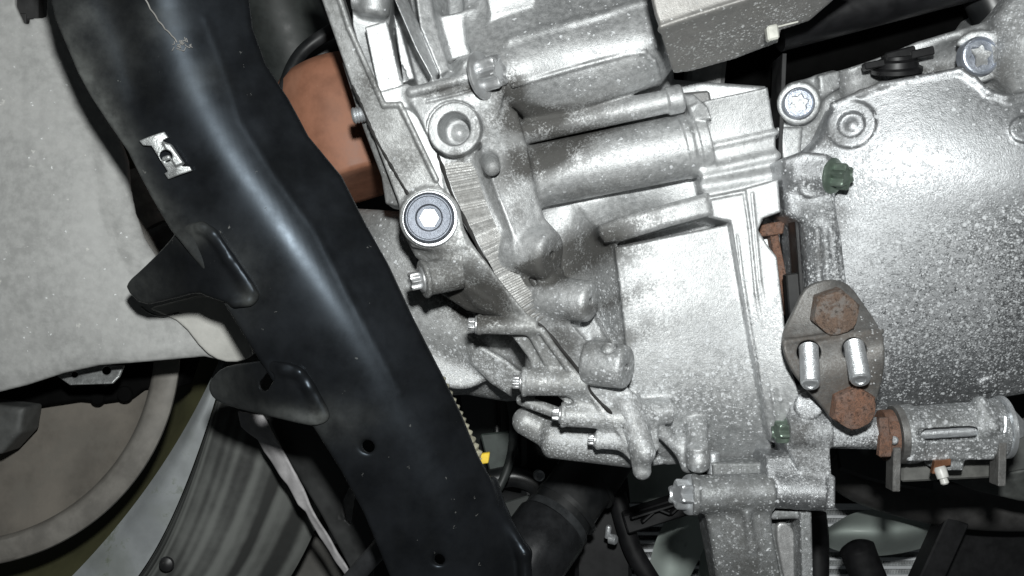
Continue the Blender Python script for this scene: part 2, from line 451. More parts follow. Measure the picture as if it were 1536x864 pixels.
# upper convex body
up = front([(690, -60, 420), (985, -80, 420), (720, 40, 413), (900, 2, 413), (760, 102, 402), (990, 52, 403), (790, 140, 406), (985, 98, 407), (800, 182, 420), (1000, 122, 419), (740, 120, 404)])
c.plate([(690, -60), (982, -60), (998, 30), (1012, 98), (992, 126), (905, 152), (806, 190), (760, 150), (728, 120), (700, 60)], up, back=460, k=4, rd=1.6)
c.bead([(770, 129), (860, 103), (940, 82), (966, 79), (980, 92), (988, 118)], up, 1.0, off=-.7, k=.6)
c.bead([(765, 62), (860, 36), (975, 2)], up, 1.3, off=.2, k=2.5)
c.bead([(985, -40), (1000, 50), (1012, 100)], front([(985, -40, 411), (1000, 50, 402), (1012, 100, 408)]), 1.5, k=2)
# pocket at the very top between ribs and body
c.plate([(655, 25), (712, 12), (728, 78), (672, 92)], front([(655, 25, 415), (712, 12, 415.5), (672, 92, 418)]), back=455, k=2, rd=1)
c.plate([(720, -60), (830, -60), (800, 10), (735, 28)], front([(720, -60, 411), (830, -60, 411), (735, 28, 412)]), back=450, k=2, rd=1)
# ribs, upper left
c.plate([(588, -60), (600, -60), (612, 0), (662, 106), (648, 118), (622, 70), (592, 0)], front([(588, -40, 405), (600, 0, 403), (655, 110, 405)]), back=450, k=.6, rd=.6)
c.plate([(616, -60), (640, -60), (650, 20), (674, 104), (660, 112), (630, 40)], front([(616, -40, 402), (650, 20, 404), (666, 108, 403)]), back=450, k=.6, rd=.6)
c.plate([(636, -40), (668, -40), (676, 60), (680, 100), (664, 106)], front([(636, -40, 409), (676, 0, 424), (670, 100, 414), (650, 40, 410)]), back=450, k=1, rd=.6)
c.plate([(547, 40), (580, 30), (604, 124), (608, 134), (568, 140)], front([(547, 40, 404.5), (580, 30, 406), (568, 136, 408), (606, 130, 409.5)]), back=450, k=.8, rd=.6)
c.plate([(590, 20), (600, 40), (622, 118), (604, 122)], front([(590, 20, 404), (600, 20, 404.6), (604, 122, 407.4), (622, 118, 408)]), back=450, k=.6, rd=.5)
c.bead([(583, 20), (596, 70), (606, 118)], front([(583, 20, 410), (606, 118, 407)]), 1.5, k=.5, cut=True)
c.plate([(500, -60), (590, -60), (586, 20), (566, 130), (548, 110)], front([(500, -60, 412), (590, -60, 416), (560, 60, 417), (566, 130, 412)]), back=450, k=1)
c.cyl(P(566, -40, 413), P(558, 26, 414), 6.6, k=2.5, rd=3); c.cyl(P(530, -40, 414), P(534, 14, 415), 5.4, k=2.5, rd=3)
c.plate([(566, 138), (610, 126), (626, 166), (606, 162), (578, 160)], front([(566, 138, 405), (610, 126, 406), (626, 166, 407)]), back=440, k=.6, rd=.5)
# saddle plate around the hole boss with a dirty ridge on top
sad = front([(600, 115, 407), (735, 95, 403), (650, 200, 404), (740, 200, 407), (720, 150, 402)])
c.plate([(605, 132), (690, 112), (735, 100), (760, 118), (752, 160), (735, 200), (700, 240), (650, 220), (622, 165)], sad, back=450, k=3, rd=1)
c.bead([(618, 139), (660, 129), (700, 117), (710, 113)], sad, 1.9, off=-.7, k=.7)
c.cyl(P(700, 118, 416), P(722, 114, 404), 8.6, k=2.5, rd=1.2)
# boss web
web = front([(725, 170, 406), (765, 165, 407), (722, 232, 400), (785, 215, 404), (748, 292, 398.5), (800, 290, 402), (772, 350, 399), (818, 335, 405), (835, 400, 411), (786, 410, 402)])
c.plate([(722, 172), (758, 152), (776, 168), (790, 215), (802, 275), (816, 326), (838, 350), (836, 402), (800, 412), (778, 402), (768, 356), (746, 296), (722, 226)], web, back=450, k=2.2, rd=1.2)
c.plate([(700, 236), (724, 222), (748, 292), (772, 352), (786, 404), (768, 404), (742, 350), (718, 292)], front([(700, 236, 411), (742, 350, 409), (724, 222, 400), (748, 292, 398), (772, 352, 399), (768, 404, 408)]), back=450, k=.8, rd=.5)
c.cyl(P(768, 371, 411), P(829, 383, 402), 10.2, 9.6, k=2.0, rd=2.4)
c.cyl(P(834, 384, 400), P(818, 381, 405), 1.6, k=.3, rd=.2, cut=True)
c.cap(P(733, 238, 404), P(738, 251, 393.5), 3.5, 3.2, k=.8)
c.cyl(P(820, 392, 414), P(837, 414, 410), 3.0, k=1.2, rd=1)
# second and third bolt bosses
c.plate([(800, 425), (850, 420), (880, 450), (870, 490), (830, 480)], front([(800, 425, 412), (880, 450, 408), (830, 480, 413)]), back=450, k=4, rd=2)
c.cyl(P(812, 443, 411), P(888, 453, 401.5), 8.4, 7.8, k=2.6, rd=2)
c.cyl(P(894, 454, 397.5), P(878, 451, 404), 1.5, k=.3, rd=.2, cut=True)
c.plate([(880, 450), (905, 500), (925, 530), (895, 560), (870, 520)], front([(880, 450, 416), (925, 530, 408), (880, 540, 412)]), back=450, k=3, rd=1.5)
c.cyl(P(880, 543, 410), P(942, 551, 402), 8.8, 8.2, k=3.0, rd=2)
c.cap(P(908, 506, 392), P(914, 524, 404), 3.0, k=1.2, cut=True)
c.cyl(P(949, 553, 398), P(933, 550, 404), 1.5, k=.3, rd=.2, cut=True)
# mating flange, right half
fl_r = front([(640, 230, 410), (715, 225, 407), (690, 330, 406.5), (740, 320, 404), (760, 430, 405), (800, 420, 403.5), (815, 500, 408), (838, 478, 405), (870, 575, 412), (890, 530, 408.5), (935, 655, 414), (945, 590, 410), (985, 690, 416), (1000, 640, 414)])
c.plate([(655, 228), (712, 222), (728, 290), (770, 380), (800, 432), (842, 470), (892, 525), (945, 585), (985, 632), (990, 672), (972, 692), (962, 695), (935, 655), (870, 575), (815, 500), (762, 432), (712, 365), (668, 290)], fl_r, back=450, k=1.8, rd=.8)
# hole boss
hc = P(681, 193, 398); hu = np.array([.11, 1, .03]); hu /= np.linalg.norm(hu)
c.cyl(hc + hu * 30, hc, 10.0, k=1.0, rd=.5)
c.cyl(hc - hu * 4, hc + hu * 13, 6.0, 5.6, k=.4, rd=1.5, cut=True); c.cyl(hc + hu * 12, hc + hu * 15, 5.0, 1.0, k=.4, rd=.3, cut=True)
c.cyl(hc - hu * 2, hc + hu * 1.2, 7.4, 5.8, k=.2, rd=.2, cut=True)
c.plate([(602, 158), (622, 166), (662, 225), (678, 300), (660, 300), (640, 250)], front([(602, 158, 407), (622, 166, 407.5), (660, 300, 409), (678, 290, 409.5)]), back=440, k=.6, rd=.5)
c.plate([(784, 414), (824, 408), (836, 440), (800, 450)], front([(784, 414, 407), (824, 408, 412), (820, 445, 410)]), back=440, k=2, rd=.8)
c.plate([(850, 488), (900, 478), (926, 530), (880, 545), (862, 520)], front([(850, 488, 414), (900, 478, 417), (926, 530, 412), (870, 535, 411)]), back=450, k=1.5, rd=.8)
# two horizontal tubes and their collars
c.cyl(P(765, 203, 422), P(1014, 149, 420), 4.7, k=2.2, rd=1)
c.cyl(P(1000, 152, 420), P(1024, 147, 420), 5.6, k=.8, rd=1)
c.cyl(P(775, 269, 433), P(1056, 214, 431), 13.0, k=4, rd=1)
c.cyl(P(1022, 220, 431), P(1034, 217, 431), 13.5, k=.6, rd=.8)
c.cyl(P(1042, 216, 431), P(1058, 212, 431), 13.7, k=.6, rd=.6)
# right-hand block with ribs
blk = front([(1040, 150, 420), (1155, 130, 421), (1050, 205, 424), (1168, 190, 424), (1050, 240, 424), (1168, 230, 424), (1100, 300, 422), (1170, 300, 421)])
c.plate([(1035, 160), (1060, 150), (1152, 130), (1164, 200), (1168, 300), (1062, 310), (1050, 240)], blk, back=460, k=1.5, rd=.8)
c.bead([(1055, 258), (1166, 233)], blk, 1.6, off=.6, k=2.5); c.bead([(1058, 222), (1166, 198)], blk, .8, off=.3, k=2)
c.bead([(1056, 280), (1166, 262)], blk, 2.0, off=.8, k=3)
c.plate([(1022, 140), (1040, 140), (1062, 160), (1068, 178), (1040, 180)], front([(1022, 140, 424), (1062, 160, 418), (1040, 180, 420)]), back=450, k=1, rd=.8)
# raised frame: top bar and right upright
top = front([(905, 350, 418), (1062, 308, 417), (1062, 290, 417), (1165, 285, 412)])
c.plate([(898, 338), (935, 324), (1064, 288), (1070, 322), (1000, 341), (936, 361), (908, 364), (900, 354)], front([(900, 340, 412), (1066, 290, 410), (930, 368, 412), (1068, 326, 409), (985, 330, 408.5)]), back=455, k=1.2, rd=2.2)
upr = front([(1062, 300, 411), (1165, 270, 408), (1105, 400, 410), (1175, 400, 408), (1150, 600, 412), (1195, 600, 409), (1160, 690, 420), (1200, 690, 414)])
c.plate([(1062, 294), (1120, 282), (1168, 268), (1172, 318), (1145, 328), (1138, 345), (1150, 365), (1166, 385), (1176, 470), (1182, 540), (1202, 600), (1205, 660), (1160, 665), (1150, 640), (1128, 520), (1108, 400), (1096, 332), (1064, 326)], upr, back=455, k=1.2, rd=.8)
c.bead([(1064, 298), (1116, 288), (1124, 340), (1134, 440), (1160, 600), (1168, 650)], upr, .6, k=.6)
c.bead([(1128, 290), (1140, 420), (1172, 600)], upr, .5, k=.6)
# recessed flat panel curving away at the bottom
c.plate([(850, 300), (895, 345), (928, 372), (940, 470), (950, 562), (965, 650), (915, 590), (888, 500), (858, 400)], front([(850, 300, 448), (858, 400, 447), (888, 500, 443), (915, 590, 438), (895, 345, 430), (928, 372, 417), (940, 470, 417), (950, 562, 418), (965, 650, 424)]), back=460, k=3.5, rd=.6)
pan = Front([(925, 372, 416), (1095, 338, 416), (1010, 400, 416), (940, 470, 416.4), (1110, 470, 416.4), (950, 560, 418.2), (1135, 560, 418.2), (955, 620, 421.5), (1145, 620, 421.5), (980, 665, 428), (1150, 665, 428), (1000, 695, 440), (1150, 695, 440)], lam=.05)
c.plate([(922, 372), (1095, 336), (1112, 410), (1132, 520), (1158, 690), (1000, 697), (972, 660), (950, 620), (942, 560), (934, 470)], pan, back=462, k=1.0, rd=.8)
# lower lugs and pegs
c.cyl(P(930, 621, 414), P(1006, 617, 419), 4.8, k=3, rd=1)
c.cap(P(955, 640, 412), P(963, 706, 412), 4.2, 3.6, k=2)
c.cap(P(940, 610, 412), P(966, 678, 409), 4.6, k=3)
c.cap(P(1045, 640, 424), P(1048, 692, 414), 4.4, k=2); c.cyl(P(1046, 668, 414), P(1047, 702, 416), 4.2, k=1.5, rd=1)
c.cap(P(1020, 660, 424), P(1032, 698, 420), 3.0, k=2)
c.cap(P(985, 640, 420), P(1035, 690, 424), 2.5, k=2)
# parting lines and crevices
hr = [(681 + 40 * math.cos(a), 193 + 40 * math.sin(a)) for a in np.radians(np.arange(120, 330, 15))]
c.bead(hr, sad, .7, k=.3, cut=True)
c.bead([(640, 152), (690, 140), (722, 130)], sad, .6, k=.3, cut=True)
c.bead([(1106, 352), (1114, 420), (1130, 520), (1150, 640)], front([(1106, 352, 409.6), (1130, 520, 410.5), (1150, 640, 414), (1100, 500, 411)]), .6, k=.3, cut=True)
c.bead([(1080, 296), (1078, 326)], top, .5, k=.3, cut=True)
c.mesh("gear_case", M_case, G, {
    'grime': [(.10,), (822, 235, 30, 1.0, 100, 66), (872, 380, 40, 1.0, 120, 66), (925, 510, 22, .5, 80, 75), (800, 180, 40, .95, 24, 0), (770, 135, 30, .8), (775, 320, 20, .4), (770, 230, 14, .3), (660, 135, 40, .7, 14, -15),
              (800, 410, 40, .7, 18), (910, 455, 14, .7, 70, 72), (840, 500, 30, .4), (960, 640, 70, .3), (850, 520, 50, .28, 24, 52), (690, 240, 20, .6), (715, 130, 30, .6, 10, -15), (870, 160, 90, .6, 20, -14), (900, 105, 70, .3, 20, -14), (900, 280, 100, .45, 16, -12), (735, 190, 40, .45), (920, 190, 90, .35, 12, -12), (740, 90, 40, .35)],
    'speck': [(.012,), (1050, 590, 130, .5, 80), (1100, 480, 90, .3), (940, 600, 60, .5), (910, 450, 60, .45, 110, 70), (1165, 500, 40, .5, 200, 90), (980, 670, 80, .5, 40), (900, 100, 90, .2), (930, 240, 110, .35, 40, -12)]})

# milled strip: saw-tooth ridges along the flange
def ridged(name, left, right, n, amp, mat, parent, D=0):
    l = spline([P(*q) for q in left], n); r = spline([P(*q) for q in right], n); V, Fc = [], []
    for i in range(n):
        t_ = i / (n - 1); fade = min(1, t_ * 9, (1 - t_) * 9); big = 4.0 if .80 < t_ < .95 else (.5 if .62 < t_ < .8 else 1)
        a = (amp * fade * big * (1 if (i // (2 if .80 < i / n < .95 else 1)) % 2 else -.4)) * (0.5 + random.random()) ; j = random.uniform(-.15, .15)
        for p in (l[i], (l[i] * 2 + r[i]) / 3, (l[i] + r[i] * 2) / 3, r[i]): V.append(p + np.array([0, -a + .5 * (1 - fade), j]))
    for p in (l[-1], r[-1], r[0], l[0]): pass
    for i in range(n - 1):
        for k in range(3): a = i * 4 + k; Fc.append((a, a + 1, a + 5, a + 4))
    o = len(V)
    for i in range(n): V += [l[i] + np.array([0, 4, 0]), r[i] + np.array([0, 4, 0])]
    for i in range(n - 1):
        Fc.append((i * 4, (i + 1) * 4, o + 2 * i + 2, o + 2 * i)); Fc.append((i * 4 + 3, o + 2 * i + 1, o + 2 * i + 3, (i + 1) * 4 + 3))
    ob = solid(name, (V, Fc), mat, parent, 20)
    return ob
M_mill = cast_metal("milled_aluminium", base=(.62, .62, .61), dark=(.40, .40, .39), rough=.42, metal=.65, grime0=.36, dirt=(.10, .09, .075))
def onf(pts, off=.25): return [(x, y, float(fl_r.px(x, y)) - off) for x, y in pts]
ridged("milled_edge", onf([(660, 232), (676, 276), (692, 314), (716, 360), (738, 402), (758, 438), (786, 470), (814, 500)]), onf([(708, 228), (718, 268), (730, 306), (748, 346), (768, 388), (786, 424), (810, 454), (838, 482)]), 150, .16, M_mill, G)
# dark sealant squeezed out of the joint
M_seal = plain("black_sealant", (.018, .017, .016), .6)
sl = [(654, 226), (664, 252), (678, 292), (696, 328), (714, 364), (730, 398), (748, 434), (764, 456), (786, 474), (812, 490), (842, 524), (872, 562), (886, 588), (912, 616), (938, 644), (958, 684)]
le = front([(760, 440, 405), (850, 545, 408), (930, 640, 410), (970, 700, 412)])
solid("sealant_bead", tube([(fl_r.at(x, y) if y < 495 else min(fl_r.at(x, y), le.at(x, y), key=lambda q: q[1]) - np.array([0, .5, 0])) + np.array([0, -.1 + random.uniform(-.15, .35), 0]) for x, y in sl], .8, 8, 120, rfun=lambda t: .75 + .5 * abs(math.sin(t * 71) * math.sin(t * 23))), M_seal, G)
# ---- bell housing half with the tubes the long bolts run through
b = SDF(455, -60, 1000, 730, 385, 500, .44)
bs = front([(470, -40, 404), (530, 130, 402), (600, 290, 402), (510, 0, 401), (570, 150, 400), (640, 290, 401)])
b.plate([(462, -60), (492, -60), (524, 45), (568, 140), (577, 161), (602, 160), (648, 258), (690, 330), (700, 370), (650, 375), (618, 370), (596, 300), (560, 205), (528, 130)], bs, back=430, k=0, rd=.7)
b.bead([(497, -40), (524, 42), (567, 138), (576, 158), (600, 157), (606, 168), (655, 270)], bs, 1.1, off=-.3, k=.6)
b.plate([(512, 90), (530, 120), (556, 190), (606, 290), (600, 310), (578, 305), (572, 265), (540, 180)], front([(512, 90, 408), (606, 290, 407), (572, 265, 411)]), back=440, k=.4, rd=.8)
# plug boss
b.cyl(P(650, 330, 430), P(645, 327, 400), 11.6, k=2, rd=1.2)
# lower body
lb = front([(615, 365, 408), (700, 350, 402), (720, 400, 401), (790, 470, 404), (830, 490, 406), (640, 400, 410), (690, 430, 411), (740, 472, 412), (670, 385, 402)])
b.plate([(608, 350), (690, 340), (715, 375), (762, 436), (815, 500), (790, 482), (745, 474), (715, 462), (690, 432), (645, 404), (622, 385)], lb, back=440, k=2.5, rd=1.5)
b.plate([(640, 395), (690, 420), (760, 468), (740, 476), (700, 466), (660, 440)], front([(640, 395, 410), (760, 468, 410), (680, 440, 416)]), back=445, k=2, rd=1.2)
# mating edge continuing down to the corner
le = front([(760, 440, 405), (850, 545, 408), (930, 640, 410), (970, 700, 412)])
b.plate([(762, 440), (800, 486), (818, 505), (872, 580), (938, 660), (962, 702), (945, 690), (905, 650), (850, 590), (815, 545), (790, 500)], le, back=440, k=1, rd=.8)
b.bead([(812, 496), (850, 548), (872, 572)], le, 1.5, off=-.3, k=.5); b.bead([(872, 576), (905, 616), (960, 686)], le, 1.2, off=-.2, k=.5)
# tubes
TB = [((634, 419, 402), (690, 408, 407), 6.6), ((716, 487, 408), (806, 489, 408), 3.6), ((783, 573, 412), (880, 574, 411), 5.2),
      ((842, 622, 414), (940, 628, 412), 4.5), ((894, 660, 415), (958, 664, 413), 3.4)]
b_dark = [(528, 128), (545, 165), (562, 205), (590, 255), (612, 292)]
for a, e, r in TB:
    b.cyl(P(*a), P(*e), r, k=2, rd=.8)
    q = P(*a); w = P(*e); u = (w - q) / np.linalg.norm(w - q)
    b.cyl(q - u * .2, q + u * 1.6, r * 1.12, k=.5, rd=.6)
wb = front([(780, 490, 420), (850, 560, 418), (930, 640, 420), (800, 560, 426)])
b.plate([(762, 496), (818, 494), (878, 566), (862, 580), (806, 566), (792, 536)], front([(762, 496, 413), (818, 494, 409), (870, 570, 409), (806, 566, 415)]), back=445, k=1.2, rd=.7)
b.plate([(832, 590), (884, 582), (938, 640), (925, 650), (872, 626)], front([(832, 590, 416), (884, 582, 411), (938, 640, 412), (872, 626, 417)]), back=445, k=1.2, rd=.7)
b.plate([(790, 540), (812, 545), (810, 575), (786, 572)], front([(790, 540, 418), (812, 545, 411), (800, 575, 411)]), back=445, k=2, rd=1.5)
b.cap(P(783, 600, 430), P(838, 620, 424), 2.4, k=2)
b.cyl(P(815, 655, 438), P(960, 672, 432), 8.4, k=3, rd=4); b.cap(P(790, 632, 440), P(830, 655, 440), 6, k=3)
# differential dome behind
dm = front([(520, 300, 470), (560, 340, 452), (620, 420, 444), (690, 480, 444), (760, 520, 446), (560, 460, 452), (620, 520, 452), (700, 560, 456), (560, 560, 470), (660, 590, 478), (780, 590, 474), (800, 480, 450)])
b.plate([(500, 310), (640, 320), (720, 420), (800, 480), (835, 560), (800, 600), (760, 604), (700, 594), (600, 600), (500, 560)], dm, back=496, k=2, rd=3)
b.cyl(P(690, 520, 452), P(690, 520, 470), 18, k=3, rd=2)
b.plate([(700, 505), (760, 540), (800, 575), (770, 598), (735, 575), (705, 545)], front([(700, 505, 442), (800, 575, 440), (735, 575, 446)]), back=470, k=3, rd=2)
b.mesh("bell_housing", M_bell, G, {
    'grime': [(.16,), (560, 150, 60, .25, 150, 60), (650, 380, 50, .38), (710, 430, 60, .5), (680, 455, 60, .4, 25, 25), (600, 250, 30, .4, 60, 60), (820, 540, 60, .4), (740, 460, 40, .6), (560, 120, 30, .4)],
    'speck': [(.025,), (640, 560, 120, .75, 45), (620, 420, 120, .2), (880, 665, 100, .8, 30), (900, 620, 80, .4), (840, 575, 70, .3), (740, 560, 50, .4)]})

solid("sealant_bead", tube([P(x, y, 401.3) + np.array([0, random.uniform(-.2, .3), 0]) for x, y in b_dark], .55, 8, 60, rfun=lambda t: .7 + .6 * abs(math.sin(t * 37) * math.sin(t * 11))), M_seal, G)
# ---- drain plug with hexagon socket
def hexr(R, ph=0.0): return lambda t: R * math.cos(math.pi / 6) / math.cos(((t + ph) % (math.pi / 3)) - math.pi / 6)
def starr(R, dep=.16, n=6): return lambda t: R * (1 - dep * (0.5 - 0.5 * math.cos(n * t)) ** .9)
ax = P(643, 326, 386) - P(652, 332, 412)
pr = [(9.6, -2), (9.6, 1.2), (9.1, 1.8), (8.6, 2.1), (8.2, 2.1), (7.9, 1.8), (5.2, 1.75), (4.8, .9), (4.6, .7), (hexr(3.7), .6), (hexr(3.6), -3.0), (.4, -7)]
pl_ = solid("drain_plug", loops(pr, P(644, 327, 399), ax, 48), M_plug, G, 30)
pl_['label'] = "blue grey plug with hexagon socket"
solid("plug_washer", loops([(10.6, -1.2), (10.6, .2), (10.2, .5), (9, .5)], P(645, 328, 399.2), ax, 48), M_zinc, G, 30)

# ---- flange bolts with star heads: one mesh, many copies
def star_bolt_mesh():
    R = 1.0
    pr = [(1.42, 0), (1.5, .05), (1.5, .22), (1.42, .30), (1.18, .40), (starr(1.12, .34), .46), (starr(1.12, .34), 1.36), (starr(1.02, .32), 1.5), (starr(.78, .2), 1.52), (.55, 1.40), (.2, 1.38)]
    return loops(pr, (0, 0, 0), (0, 0, 1), 72)
SB = star_bolt_mesh(); _sbme = {}
def star_bolt(at, axis, R, mat, parent, label=None, spin=0.0, name="flange_bolt"):
    key = mat.name
    if key not in _sbme:
        o = solid("flange_bolt", SB, mat, None, 28); _sbme[key] = o.data; bpy.data.objects.remove(o)
    o = bpy.data.objects.new(name, _sbme[key]); COL.objects.link(o)
    u, v, w = basis(axis, spin); pos = np.array(at) * MM
    m = Matrix(((u[0], v[0], w[0], 0), (u[1], v[1], w[1], 0), (u[2], v[2], w[2], 0), (0, 0, 0, 1)))
    if parent: o.parent = parent; pos = pos - np.array(parent.location)
    o.matrix_local = Matrix.Translation(Vector(pos)) @ m @ Matrix.Scale(R, 4)   # mesh is already in metres
    if label: o['label'] = label
    return o
for (a, e, r), R in zip(TB, (3.3, 2.3, 2.4, 2.3, 1.95)):
    q, w = P(*a), P(*e); u = (q - w) / np.linalg.norm(q - w)
    star_bolt(q + u * .1, u, R, M_bolt, G, spin=random.random())
q = P(726, 113, 402); star_bolt(P(719, 114, 401), (.86, -.48, .14), 6.1, M_bolt, G, spin=.9)
q = P(704, 497, 430)
# threaded end of a stud poking out of the flange on the left
def thread(a, e, r, pitch=.75, dep=.28, n=20, tip=True):
    a = np.array(a, float); e = np.array(e, float); L = np.linalg.norm(e - a); m = int(L / pitch * 2)
    pr = [(r - (dep if i % 2 else 0), i * pitch / 2) for i in range(m)]
    pr += [(r * .86, m * pitch / 2 + .1), (r * .8, m * pitch / 2 + .25)]
    if tip: pr += [(r * .5, m * pitch / 2 + .25), (r * .42, m * pitch / 2 - .15)]
    return loops(pr, a, e - a, n)
solid("stud", thread(P(566, 167, 405), P(529, 174, 405), 3.2, 1.1, .4), M_zinc, G, 20)
# ------------------------------------------------------------------ engine sump on the right
E = thing("engine_sump", "big speckled aluminium engine sump on the right beside the rust-bolted steel bracket", "engine sump", P(1400, 380, 410))
s = SDF(1155, 60, 1640, 780, 384, 462, .6)
sf = front([(1262, 170, 412), (1300, 145, 408.5), (1440, 108, 401), (1560, 150, 396), (1640, 150, 395), (1262, 300, 411), (1330, 225, 403.5), (1410, 215, 398.5), (1540, 215, 393), (1640, 215, 391), (1275, 420, 413), (1400, 350, 403), (1540, 350, 398), (1640, 350, 397),
            (1310, 520, 422), (1400, 480, 416), (1540, 460, 411.5), (1330, 625, 444), (1440, 605, 440), (1540, 585, 437), (1640, 580, 436)])
s.plate([(1232, 205), (1250, 160), (1292, 141), (1322, 128), (1440, 106), (1462, 120), (1482, 138), (1510, 146), (1545, 140), (1650, 120), (1650, 572), (1536, 592), (1420, 612), (1318, 630), (1270, 630), (1240, 560), (1215, 430), (1205, 330), (1200, 235)], sf, back=458, k=0, rd=2.2)
# rim of the flange at the top
s.bead([(1250, 158), (1292, 140), (1322, 128), (1440, 106), (1462, 120), (1482, 138), (1510, 147), (1545, 141), (1640, 118)], sf, 1.4, off=.4, k=1.5)
# ring bosses
def pad(x, y, r, h, f=sf, cut=None, k=.8):
    a, n = f.at(x, y), f.normal(x, y); s.cyl(a - n * 10, a + n * h, r, k=k, rd=.6)
    if cut: s.cyl(a + n * (h - cut[1]), a + n * (h + 6), cut[0], k=.4, rd=.3, cut=True)
    return a, n
a_, n_0 = pad(1277, 187, 9.0, 1.2, cut=(4.9, 2.6), k=1.5); s.cap(a_ - n_0 * 4.6, a_ - n_0 * 4.8, 4.3, k=.4)
pad(1535, 195, 5.0, .9); pad(1480, 576, 4.1, 1.4)
# boss column along the left edge
co = front([(1180, 240, 404), (1245, 240, 398), (1200, 320, 404), (1262, 300, 402), (1215, 420, 404), (1265, 420, 402), (1230, 330, 399)])
s.plate([(1172, 238), (1205, 226), (1242, 230), (1256, 270), (1258, 330), (1272, 430), (1213, 432), (1206, 335), (1180, 322)], co, back=440, k=3, rd=2)
s.cyl(P(1196, 262, 410), P(1246, 264, 403), 7.6, k=2.5, rd=1)
pad(1215, 281, 3.9, .9, co)
s.bead([(1226, 345), (1229, 425)], co, 1.4, k=1.5); s.bead([(1246, 345), (1255, 425)], co, 1.3, k=1.5)
s.bead([(1236, 342), (1241, 420)], co, 1.0, off=-.6, k=1.2, cut=True)
# lower left blocks under the bracket
s.plate([(1180, 590), (1215, 582), (1250, 610), (1316, 632), (1318, 668), (1245, 672), (1190, 668)], front([(1180, 590, 410), (1316, 640, 412), (1190, 668, 410), (1250, 670, 408)]), back=440, k=2, rd=1.5)
s.cyl(P(1213, 607, 412), P(1213, 608, 405.5), 5.4, k=.6, rd=.7)
s.cyl(P(1180, 647, 411), P(1244, 645, 411), 6.6, k=1.5, rd=1)
s.cyl(P(1240, 648, 415), P(1317, 650, 415), 6.3, k=1.5, rd=.6)
s.plate([(1178, 666), (1245, 662), (1248, 712), (1254, 716), (1254, 764), (1190, 764), (1205, 735), (1195, 700)], front([(1178, 666, 408), (1250, 664, 406), (1190, 764, 412), (1254, 764, 408)]), back=436, k=1.5, rd=1)
s.cyl(P(1160, 735, 412), P(1235, 738, 411), 6.9, k=2, rd=.6)
s.plate([(1150, 684), (1185, 684), (1195, 710), (1188, 735), (1150, 730)], front([(1150, 684, 412), (1190, 684, 412), (1170, 735, 406)]), back=436, k=1.5, rd=1)
s.mesh("sump_casting", M_sump, E, {
    'grime': [(.08,), (1215, 300, 25, .3), (1260, 320, 20, .4, 60), (1245, 210, 25, .5), (1300, 130, 60, .6, 14, -12), (1520, 125, 30, .6), (1230, 380, 12, .5, 40), (1200, 640, 30, .5), (1215, 690, 50, .5), (1330, 615, 60, .3, 20)],
    'speck': [(.10,), (1400, 410, 220, .85, 150), (1480, 530, 170, .30, 110), (1310, 480, 50, .4, 120), (1330, 340, 60, .25), (1240, 300, 60, .35), (1215, 700, 60, .75), (1210, 620, 60, .5), (1290, 650, 40, .7)]})
star_bolt(P(1247, 264, 402), P(1282, 266, 394) - P(1247, 264, 401), 4.6, M_green, E, "green coated bolt head pointing right", .3)
star_bolt(P(1184, 648, 411), (-1, -.28, .06), 3.9, M_green, E, "green coated bolt head pointing left", .2)

# ------------------------------------------------------------------ engine block above the sump
K = thing("engine_block", "aluminium engine block end with two star-socket screws in the upper right corner", "engine block", P(1320, 120, 440))
k_ = SDF(1150, 0, 1600, 345, 396, 470, .66)
kf = front([(1170, 150, 428), (1230, 110, 424), (1380, 60, 432), (1470, 85, 420), (1250, 160, 424), (1180, 230, 432), (1560, 100, 426), (1340, 120, 438)])
k_.plate([(1168, 168), (1184, 126), (1232, 110), (1300, 92), (1376, 62), (1476, 32), (1520, 62), (1600, 40), (1600, 170), (1500, 170), (1460, 140), (1330, 160), (1270, 180), (1240, 230), (1172, 238)], kf, back=465, k=0, rd=1.2)
k_.cyl(P(1198, 156, 440), P(1198, 155, 420), 8.4, k=2, rd=1)
k_.cyl(P(1467, 86, 440), P(1467, 85, 415), 10.2, k=2, rd=1)
k_.plate([(1228, 112), (1262, 104), (1262, 130), (1232, 150)], front([(1228, 112, 420), (1262, 104, 421), (1240, 150, 420)]), back=450, k=2, rd=1)
k_.cap(P(1290, 118, 426), P(1450, 92, 426), 9, k=3, cut=True)
k_.plate([(1165, 190), (1205, 190), (1202, 236), (1175, 240)], front(424), back=460, k=1.5, rd=1.2)
k_.plate([(1488, 110), (1500, 20), (1530, -20), (1600, -20), (1600, 150), (1520, 140)], front([(1490, 60, 412), (1536, 60, 402), (1600, 60, 408), (1500, 130, 414)]), back=460, k=2, rd=2)
k_.mesh("block_casting", M_case, K, {'grime': [(.06,), (1370, 115, 90, .8, 20, -12), (1240, 200, 40, .6), (1500, 110, 40, .6)], 'speck': [(.1,), (1240, 200, 50, .4), (1520, 60, 60, .5)]})
def socket_screw(at, axis, R, mat, parent):
    st = starr(R * .62, .26)
    pr = [(R, -3), (R, R * .18), (R * .93, R * .30), (R * .84, R * .33), (R * .80, R * .20), (R * .76, R * .20), (st, R * .20), (starr(R * .58, .26), -R * .5), (R * .2, -R * .55)]
    return solid("socket_screw", loops(pr, at, axis, 72, .3), mat, parent, 28)
M_screw = cast_metal("bright_screw_steel", base=(.66, .70, .78), dark=(.48, .52, .6), rough=.34, metal=.75)
socket_screw(P(1198, 155, 419), (0, -1, -.05), 6.2, M_screw, K)
socket_screw(P(1468, 85, 414), (.02, -1, -.03), 7.6, M_screw, K)
